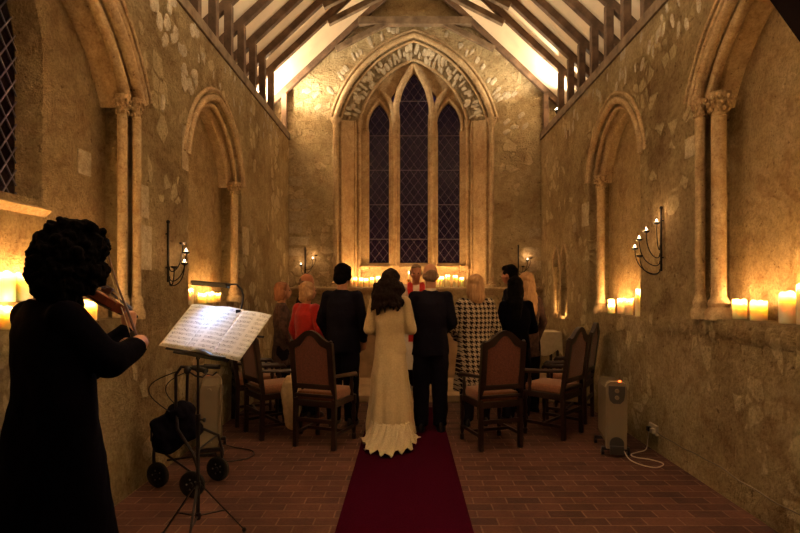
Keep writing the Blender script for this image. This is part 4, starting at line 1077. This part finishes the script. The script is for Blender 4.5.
bm = bmesh.new(); beam(bm, vv(0, .22, .042), vv(0, .49, .027), .030, .006, vv(0, 0, 1)); beam(bm, vv(0, .03, .036), vv(0, .13, .044), .030, .006, vv(0, 0, 1)); obj('fingerboard', bm, M_ebony, vr, sm=None)
bm = bmesh.new(); beam(bm, vv(-.022, .175, .045), vv(.022, .175, .045), .004, .032, vv(0, 0, 1)); obj('bridge', bm, M_bowwood, vr, sm=None)
bm = bmesh.new()
for k in range(4): x = -.0135+.009*k; tube(bm, [vv(x, .12, .048), vv(x*1.2, .175, .062), vv(x*.6, .49, .034)], .0008, 4)
obj('strings', bm, M_chrome, vr)
for x, y in ((-.02, .505), (.02, .515), (-.02, .530), (.02, .540)):
    bm = bmesh.new(); tube(bm, [vv(-x*.4, y, .010), vv(x*1.2, y, .010)], .003, 6); ell(bm, vv(x*1.5, y, .010), (.008, .008, .008), None, 8); obj('tuning_peg', bm, M_ebony, vr)
bm = bmesh.new(); ell(bm, vv(-.05, .04, .036), (.04, .035, .012), R3, 12); obj('chin_rest', bm, M_ebony, vr)
# bow
br = empty('violin_bow', frog, 0, 'thin dark bow slanting up across the violin', 'bow'); D = tip-frog; Rb = basis(D, (1, 0, .3)); LB = .74
def bb(x, y, z): return Rb @ V(x, y, z)
bm = bmesh.new(); tube(bm, [bb(0, -.02, .022), bb(0, .2, .020), bb(0, .37, .014), bb(0, .6, .018), bb(0, LB-.02, .022), bb(0, LB, .004)], [.0055, .0055, .0048, .0045, .004, .003], 8); obj('stick', bm, M_bowwood, br)
bm = bmesh.new(); beam(bm, bb(0, .02, 0), bb(0, LB-.01, 0), .008, .0015, bb(0, 0, 1), 0); obj('bow_hair', bm, M_cream, br, sm=None)
bm = bmesh.new(); beam(bm, bb(0, .0, .010), bb(0, .05, .010), .012, .020, bb(0, 0, 1), .002); obj('frog', bm, M_ebony, br, sm=None)

# ------------------------------------------------------------------ music stand with lamp
SB = V(-1.215, 3.10, 0); ms = empty('music_stand', SB, 0, 'black folding music stand on a tripod, carrying lit sheet music', 'music stand')
P0 = V(-1.488, 3.20, 1.146); P1 = V(-.897, 2.90, 1.103); UP = V(.136, .20, .25)
W_ = (P1-P0); Un = (UP-W_*(UP.dot(W_)/W_.length_squared)); Nn = W_.cross(Un).normalized(); Wn = W_.normalized(); Un_ = Un.normalized(); UL = UP.length
if Nn.y > 0: Nn = -Nn
bm = bmesh.new(); tube(bm, [(0, 0, .18), (0, 0, .75)], .011, 12); tube(bm, [(0, 0, .72), (0, 0, 1.12)], .007, 10); tube(bm, [(0, 0, .72), (0, 0, .76)], .015, 10); obj('pole', bm, M_black, ms)
bm = bmesh.new(); tube(bm, [(0, 0, .73), (.035, -.01, .73)], .005, 8); ell(bm, (.042, -.012, .73), (.010, .014, .014), None, 8); obj('knob', bm, M_black, ms)
bm = bmesh.new(); tube(bm, [(0, 0, .33), (0, 0, .37)], .016, 10); tube(bm, [(0, 0, .15), (0, 0, .19)], .016, 10); obj('collar', bm, M_black, ms)
for k in range(3):
    a = math.radians(-90+120*k+8); d = V(math.cos(a), math.sin(a), 0)
    bm = bmesh.new(); beam(bm, V(0, 0, .35)+d*.015, d*.27+V(0, 0, .02), .014, .007, (0, 0, 1), .002); beam(bm, V(0, 0, .17)+d*.015, d*.16+V(0, 0, .165), .012, .006, (0, 0, 1), .002); lg = obj('leg', bm, M_black, ms, sm=None)
    bm = bmesh.new(); ell(bm, d*.275+V(0, 0, .014), (.014, .014, .014), None, 8); obj('rubber_foot', bm, M_rubber, lg)
def dk(u, v, n): return P0+Wn*u+Un_*v+Nn*n-SB
WL = W_.length
bm = bmesh.new()
for a, b in ((.12, .0), (.54, .0)): beam(bm, dk(WL/2, -.0, -.02), dk(a, UL*.85, -.012), .014, .004, Nn, 0)
beam(bm, dk(.05, .0, -.012), dk(WL-.05, 0, -.012), .014, .004, Nn, 0); beam(bm, dk(WL/2, -.03, -.02), dk(WL/2, UL*.8, -.014), .016, .005, Nn, 0)
beam(bm, dk(.05, UL*.45, -.012), dk(WL+.03, UL*.5, -.012), .012, .004, Nn, 0)
obj('desk_frame', bm, M_black, ms, sm=None)
bm = bmesh.new()
pp = [dk(u, -.012+.012*math.sin(max(0, min(1, (u-WL*.40)/(.18)))*PI), .012) for u in [WL*.18+WL*.66*i/20 for i in range(21)]]
tube(bm, pp, [.006+.012*math.sin(max(0, min(1, (i/20-.38)/.45))*PI) for i in range(21)], 8); beam(bm, dk(WL*.2, -.008, -.01), dk(WL*.85, -.008, -.01), .01, .03, Un_, .002)
obj('page_ledge', bm, M_black, ms)
bm = bmesh.new(); tube(bm, [SB*0+V(0, 0, 1.08), V(.0, 0, 1.12), dk(WL/2, .0, -.03), dk(WL/2, .05, -.025)], [.012, .014, .014, .010], 10); obj('tilt_joint', bm, M_black, ms)
# sheets
for k, (u0, v0, rot, dz) in enumerate(((.00, .0, .0, .004), (.215, .002, .0, .0055), (.430, -.008, -.03, .007))):
    bm = bmesh.new(); uvl = bm.loops.layers.uv.new('UVMap'); nx, ny = 10, 10; wd, hh = .228, .335; gr = []
    for i in range(nx+1):
        row = []
        for j in range(ny+1):
            a = wd*i/nx; b = hh*j/ny; ca, sa = math.cos(rot), math.sin(rot)
            row.append((bm.verts.new(dk(u0+a*ca-b*sa, v0+a*sa+b*ca, dz+.010*math.sin(a/wd*PI)*(.3+.7*b/hh))), a, b))
        gr.append(row)
    for i in range(nx):
        for j in range(ny):
            q = (gr[i][j], gr[i+1][j], gr[i+1][j+1], gr[i][j+1]); f = bm.faces.new([x[0] for x in q])
            for l, x in zip(f.loops, q): l[uvl].uv = (x[1]+k*.37, x[2])
    o = obj('sheet_music', bm, M_sheet, None, sm=60); o.location = SB
    sd = o.modifiers.new('s', 'SOLIDIFY'); sd.thickness = .0008
    tag(o, ('leftmost page of printed music on the lit stand', 'middle page of printed music on the lit stand', 'rightmost page of printed music, tilted at the right end of the lit stand')[k], 'sheet music', 'pages on the music stand')
# clip-on lamp
lr = empty('stand_lamp', SB+dk(WL*.62, UL*.98, 0), 0, 'black gooseneck reading lamp clipped to the top of the music stand', 'lamp')
A0 = V(0, 0, 0); hp = V(-1.085, 3.20, 1.512)-lr.location; h0 = V(-1.317, 3.28, 1.532)-lr.location
bm = bmesh.new(); tube(bm, [A0-Un_*.05-Nn*.01, A0, A0+V(.008, .01, .05), A0+V(.010, .01, .085), A0+V(.0, .01, .12), A0+V(-.03, .01, .15), hp+V(.02, -.0, .004), hp], .006, 8); obj('gooseneck', bm, M_black, lr)
bm = bmesh.new(); box(bm, A0-Un_*.03-Nn*.006, (.03, .03, .05), bev=.004); obj('clip', bm, M_black, lr, sm=None)
bm = bmesh.new(); beam(bm, hp+V(.02, -.02, .0), h0, .045, .020, (0, 0, 1), .007); beam(bm, hp+V(.02, -.041, -.012), h0+V(0, -.021, -.012), .004, .014, (0, 0, 1), 0); beam(bm, hp+V(.02, .001, -.012), h0+V(0, .021, -.012), .004, .014, (0, 0, 1), 0); obj('lamp_shade', bm, M_black, lr, sm=None)
bm = bmesh.new(); beam(bm, hp+V(0, -.015, -.0125), h0+V(.02, 0, -.0125), .026, .003, (0, 0, 1), 0); obj('led_strip', bm, M_led, lr, sm=None)
l = bpy.data.lights.new('led_light', 'AREA'); l.shape = 'RECTANGLE'; l.size = .13; l.size_y = .025; l.energy = .20; l.color = (.36, .58, 1.0); l.spread = math.radians(120)
o = bpy.data.objects.new('led_light', l); C.objects.link(o); o.parent = lr; o.location = (hp+h0)/2+V(0, 0, -.018)
tgt = P0+Wn*WL*.52+Un_*UL*.35-lr.location
dz_ = -(tgt-o.location).normalized(); xx = (h0-hp); xx = (xx-dz_*xx.dot(dz_)).normalized(); o.rotation_euler = Matrix((xx, dz_.cross(xx), dz_)).transposed().to_euler()

# ------------------------------------------------------------------ three-wheeled walker
wk = empty('rollator_walker', (-1.62, 3.95, 0), 0, 'dark three-wheeled walker with a black bag by the left wall', 'walker')
O_ = V(-1.62, 3.95, 0); WR = .095
def L(x, y, z): return V(x, y, z)-O_
hubs = [(V(-1.865, 3.99, WR), (.3, 1, 0)), (V(-1.53, 3.80, WR), (.12, 1, 0)), (V(-1.465, 4.13, WR), (.25, 1, 0))]
for c, ax in hubs:
    ax = V(ax).normalized(); q = ax.to_track_quat('Z', 'Y').to_matrix(); c = c-O_
    bm = bmesh.new(); lathe(bm, [(.060, -.014), (.082, -.016), (.093, -.010), (.095, 0), (.093, .010), (.082, .016), (.060, .014), (.060, -.014)], c, 28, q); wh = obj('wheel', bm, M_rubber, wk)
    bm = bmesh.new(); lathe(bm, [(.001, -.010), (.062, -.010), (.062, .010), (.001, .010)], c, 24, q); lathe(bm, [(.018, -.03), (.018, .03)], c, 12, q); obj('wheel_disc', bm, M_black, wh)
    bm = bmesh.new()
    for k in range(5):
        for s in (-1, 1): ell(bm, c+q @ V(.036*math.cos(2*PI*k/5), .036*math.sin(2*PI*k/5), s*.010), (.0085, .0085, .0085), None, 8)
    obj('wheel_bolts', bm, M_chrome, wh)
g1 = [(-1.40, 3.72, .915), (-1.52, 3.80, .925), (-1.64, 3.88, .92), (-1.69, 3.90, .86), (-1.69, 3.90, .62), (-1.66, 3.86, .47), (-1.54, 3.84, .30), (-1.50, 3.82, .20), (-1.50, 3.80, .10)]
g2 = [(-1.40, 3.98, .905), (-1.52, 4.00, .905), (-1.62, 4.02, .90), (-1.655, 4.02, .84), (-1.66, 4.02, .60), (-1.62, 4.04, .46), (-1.45, 4.10, .36), (-1.43, 4.12, .25), (-1.435, 4.13, .10)]
for g, nm in ((g1, 'side_frame'), (g2, 'side_frame')):
    bm = bmesh.new(); tube(bm, [L(*p) for p in g], .011, 10); obj(nm, bm, M_metal, wk)
bm = bmesh.new(); tube(bm, [L(-1.69, 3.92, .52), L(-1.80, 3.97, .45), L(-1.885, 4.0, .38), L(-1.90, 4.0, .24), L(-1.90, 4.01, .10)], .012, 10); tube(bm, [L(-1.90, 4.0, .2), L(-1.83, 3.99, .12)], .008, 8)
for a, b in (((-1.86, 4.0, .28), (-1.54, 3.84, .16)), ((-1.80, 4.0, .20), (-1.47, 4.11, .22)), ((-1.69, 3.90, .62), (-1.66, 4.02, .62)), ((-1.54, 3.84, .3), (-1.46, 4.1, .36))): tube(bm, [L(*a), L(*b)], .008, 8)
obj('front_frame', bm, M_metal, wk)
for g in (g1, g2):
    bm = bmesh.new(); tube(bm, [L(*g[0]), L(*g[1])], .018, 12); obj('handgrip', bm, M_rubber, wk)
    p = V(g[1]); bm = bmesh.new(); tube(bm, [p-O_+V(-.04, 0, 0), p-O_+V(-.03, 0, -.03), p-O_+V(.02, -.02, -.055), p-O_+V(.08, -.04, -.06), p-O_+V(.11, -.05, -.035)], .006, 8); ell(bm, p-O_+V(-.045, 0, -.02), (.025, .02, .03), None, 10); obj('brake_lever', bm, M_black, wk)
for g, dx in ((g1, -.10), (g2, -.06)):
    p = V(g[2])-O_; bm = bmesh.new(); N_ = 14
    tube(bm, [p+V(-.02+ (dx-.12)*math.sin(PI*i/N_), 0, -.03-.34*i/N_+.03*math.sin(PI*i/N_)) for i in range(N_+1)], .0035, 6); obj('brake_cable', bm, M_black, wk)
bm = bmesh.new()
R_ = Matrix.Rotation(math.radians(-28), 3, 'Y') @ Matrix.Rotation(math.radians(18), 3, 'Z')
box(bm, L(-1.715, 3.97, .455), (.30, .19, .27), R_, .05); ell(bm, L(-1.69, 3.97, .56), (.12, .10, .09), R_, 12); ell(bm, L(-1.77, 3.97, .38), (.13, .11, .11), R_, 12)
remesh('bag', bm, M_bag, wk, .01, 4, (.014, 9))
bm = bmesh.new(); tube(bm, [L(-1.84, 3.92, .50), L(-1.87, 3.90, .45), L(-1.87, 3.90, .38), L(-1.84, 3.92, .33)], .007, 6); obj('bag_strap', bm, M_metal, wk)

# ------------------------------------------------------------------ oil-filled radiators
def heater(loc_, rz_, label, feet=True):
    r = empty('oil_radiator', loc_, rz_, label, 'heater')
    # length along +y (fins stacked), control end at -y
    for k in range(9):
        bm = bmesh.new(); y = .03+k*.045
        pr = [(-.07, .09), (.07, .09), (.075, .12), (.075, .60), (.06, .635), (-.06, .635), (-.075, .60), (-.075, .12)]
        prism(bm, pr, y, y+.010, lambda a, b, t: V(a, t, b)); tube(bm, [(0, y+.005-.022, .13), (0, y+.005+.022, .13)], .022, 8); tube(bm, [(0, y-.022, .59), (0, y+.03, .59)], .022, 8)
        for s in (-1, 1): box(bm, (s*.075, y+.005, .36), (.004, .038, .46), bev=.001)
        obj('fin', bm, M_heater, r, sm=None)
    bm = bmesh.new(); prism(bm, [(-.085, .07), (.085, .07), (.088, .6), (.075, .645), (.05, .66), (-.05, .66), (-.075, .645), (-.088, .6)], -.055, .02, lambda a, b, t: V(a, t, b)); obj('control_housing', bm, M_heater, r, sm=None)
    bm = bmesh.new(); prism(bm, [(-.07, .56), (-.06, .50), (-.03, .47), (.03, .47), (.06, .50), (.07, .56), (.07, .625), (-.07, .625)], -.062, -.05, lambda a, b, t: V(a, t, b)); obj('control_panel', bm, M_heatgrey, r, sm=None)
    for z in (.585, .525):
        bm = bmesh.new(); tube(bm, [(0, -.078, z), (0, -.055, z)], .018, 16); obj('knob', bm, M_heater, r)
    bm = bmesh.new(); ell(bm, (.03, -.03, .664), (.013, .013, .008), None, 10); obj('pilot_light', bm, M_ledred, r)
    bm = bmesh.new(); lathe(bm, [(.001, -.03), (.055, -.03), (.062, -.015), (.062, .0)], (0, -.06, .115), 20, Matrix.Rotation(PI/2, 3, 'X')); box(bm, (0, -.065, .06), (.12, .02, .08), bev=.008); obj('cord_tidy', bm, M_heatgrey, r)
    for y in (0.0, .36):
        bm = bmesh.new(); box(bm, (0, y, .06), (.24, .05, .03), bev=.01); ft = obj('foot', bm, M_black, r, sm=None)
        for s in (-1, 1):
            bm = bmesh.new(); tube(bm, [(s*.11-.012, y, .026), (s*.11+.012, y, .026)], .026, 14); obj('castor', bm, M_black, ft)
    return r
heater((1.86, 4.76, 0), math.radians(-10), 'cream oil-filled radiator on castors with a red pilot light by the right wall')
heater((-1.845, 5.06, 0), math.radians(196), 'cream oil-filled radiator by the left wall behind the walker')
# socket, cables
t = empty('wall_socket', (XR-.001, 4.88, .20), 0, 'white double socket low on the right wall with two plugs', 'socket')
bm = bmesh.new(); box(bm, (-.012, 0, 0), (.024, .15, .09), bev=.004); obj('socket_plate', bm, M_cable, t, sm=None)
for y in (-.035, .035): bm = bmesh.new(); box(bm, (-.04, y, -.005), (.035, .045, .045), bev=.008); obj('plug', bm, M_cable if y < 0 else M_black, t, sm=None)
bm = bmesh.new(); pts = []
for i in range(40):
    y = 4.82-i*.075; pts.append((XR-.012-.004*math.sin(i*.9), y, .19-.010*math.sin(i*.4)-.004*math.sin(i*1.3)))
tube(bm, pts, .0042, 6)
tag(obj('wall_cable', bm, M_cablegrey), 'pale cable running low along the right wall from the socket', 'cable')
bm = bmesh.new()
ctl = [(1.90, 4.70, .08), (1.92, 4.62, .015), (1.95, 4.48, .012), (2.03, 4.40, .012), (2.10, 4.42, .012), (2.16, 4.50, .012), (2.10, 4.60, .012), (2.0, 4.66, .012), (1.99, 4.74, .012), (2.08, 4.80, .014), (2.17, 4.84, .03), (2.215, 4.90, .12), (2.225, 4.91, .18)]
def cat(P, n=6):
    P = [V(p) for p in P]; P = [P[0]]+P+[P[-1]]; o = []
    for i in range(1, len(P)-2):
        for k in range(n):
            t = k/n; a, b, c, d = P[i-1:i+3]; o.append(.5*((2*b)+(c-a)*t+(2*a-5*b+4*c-d)*t*t+(3*b-a-3*c+d)*t**3))
    return o+[P[-2]]
tube(bm, cat(ctl), .0045, 6); tag(obj('heater_cable', bm, M_cable), 'looped white cable on the floor beside the right radiator', 'cable')
bm = bmesh.new(); tube(bm, cat([(-1.66, 4.62, .05), (-1.56, 4.56, .012), (-1.42, 4.60, .012), (-1.36, 4.72, .012), (-1.42, 4.86, .012), (-1.6, 4.95, .012), (-1.8, 5.1, .012)]), .0045, 6)
tag(obj('heater_cable', bm, M_black), 'dark looped cable on the floor beside the left radiator', 'cable')
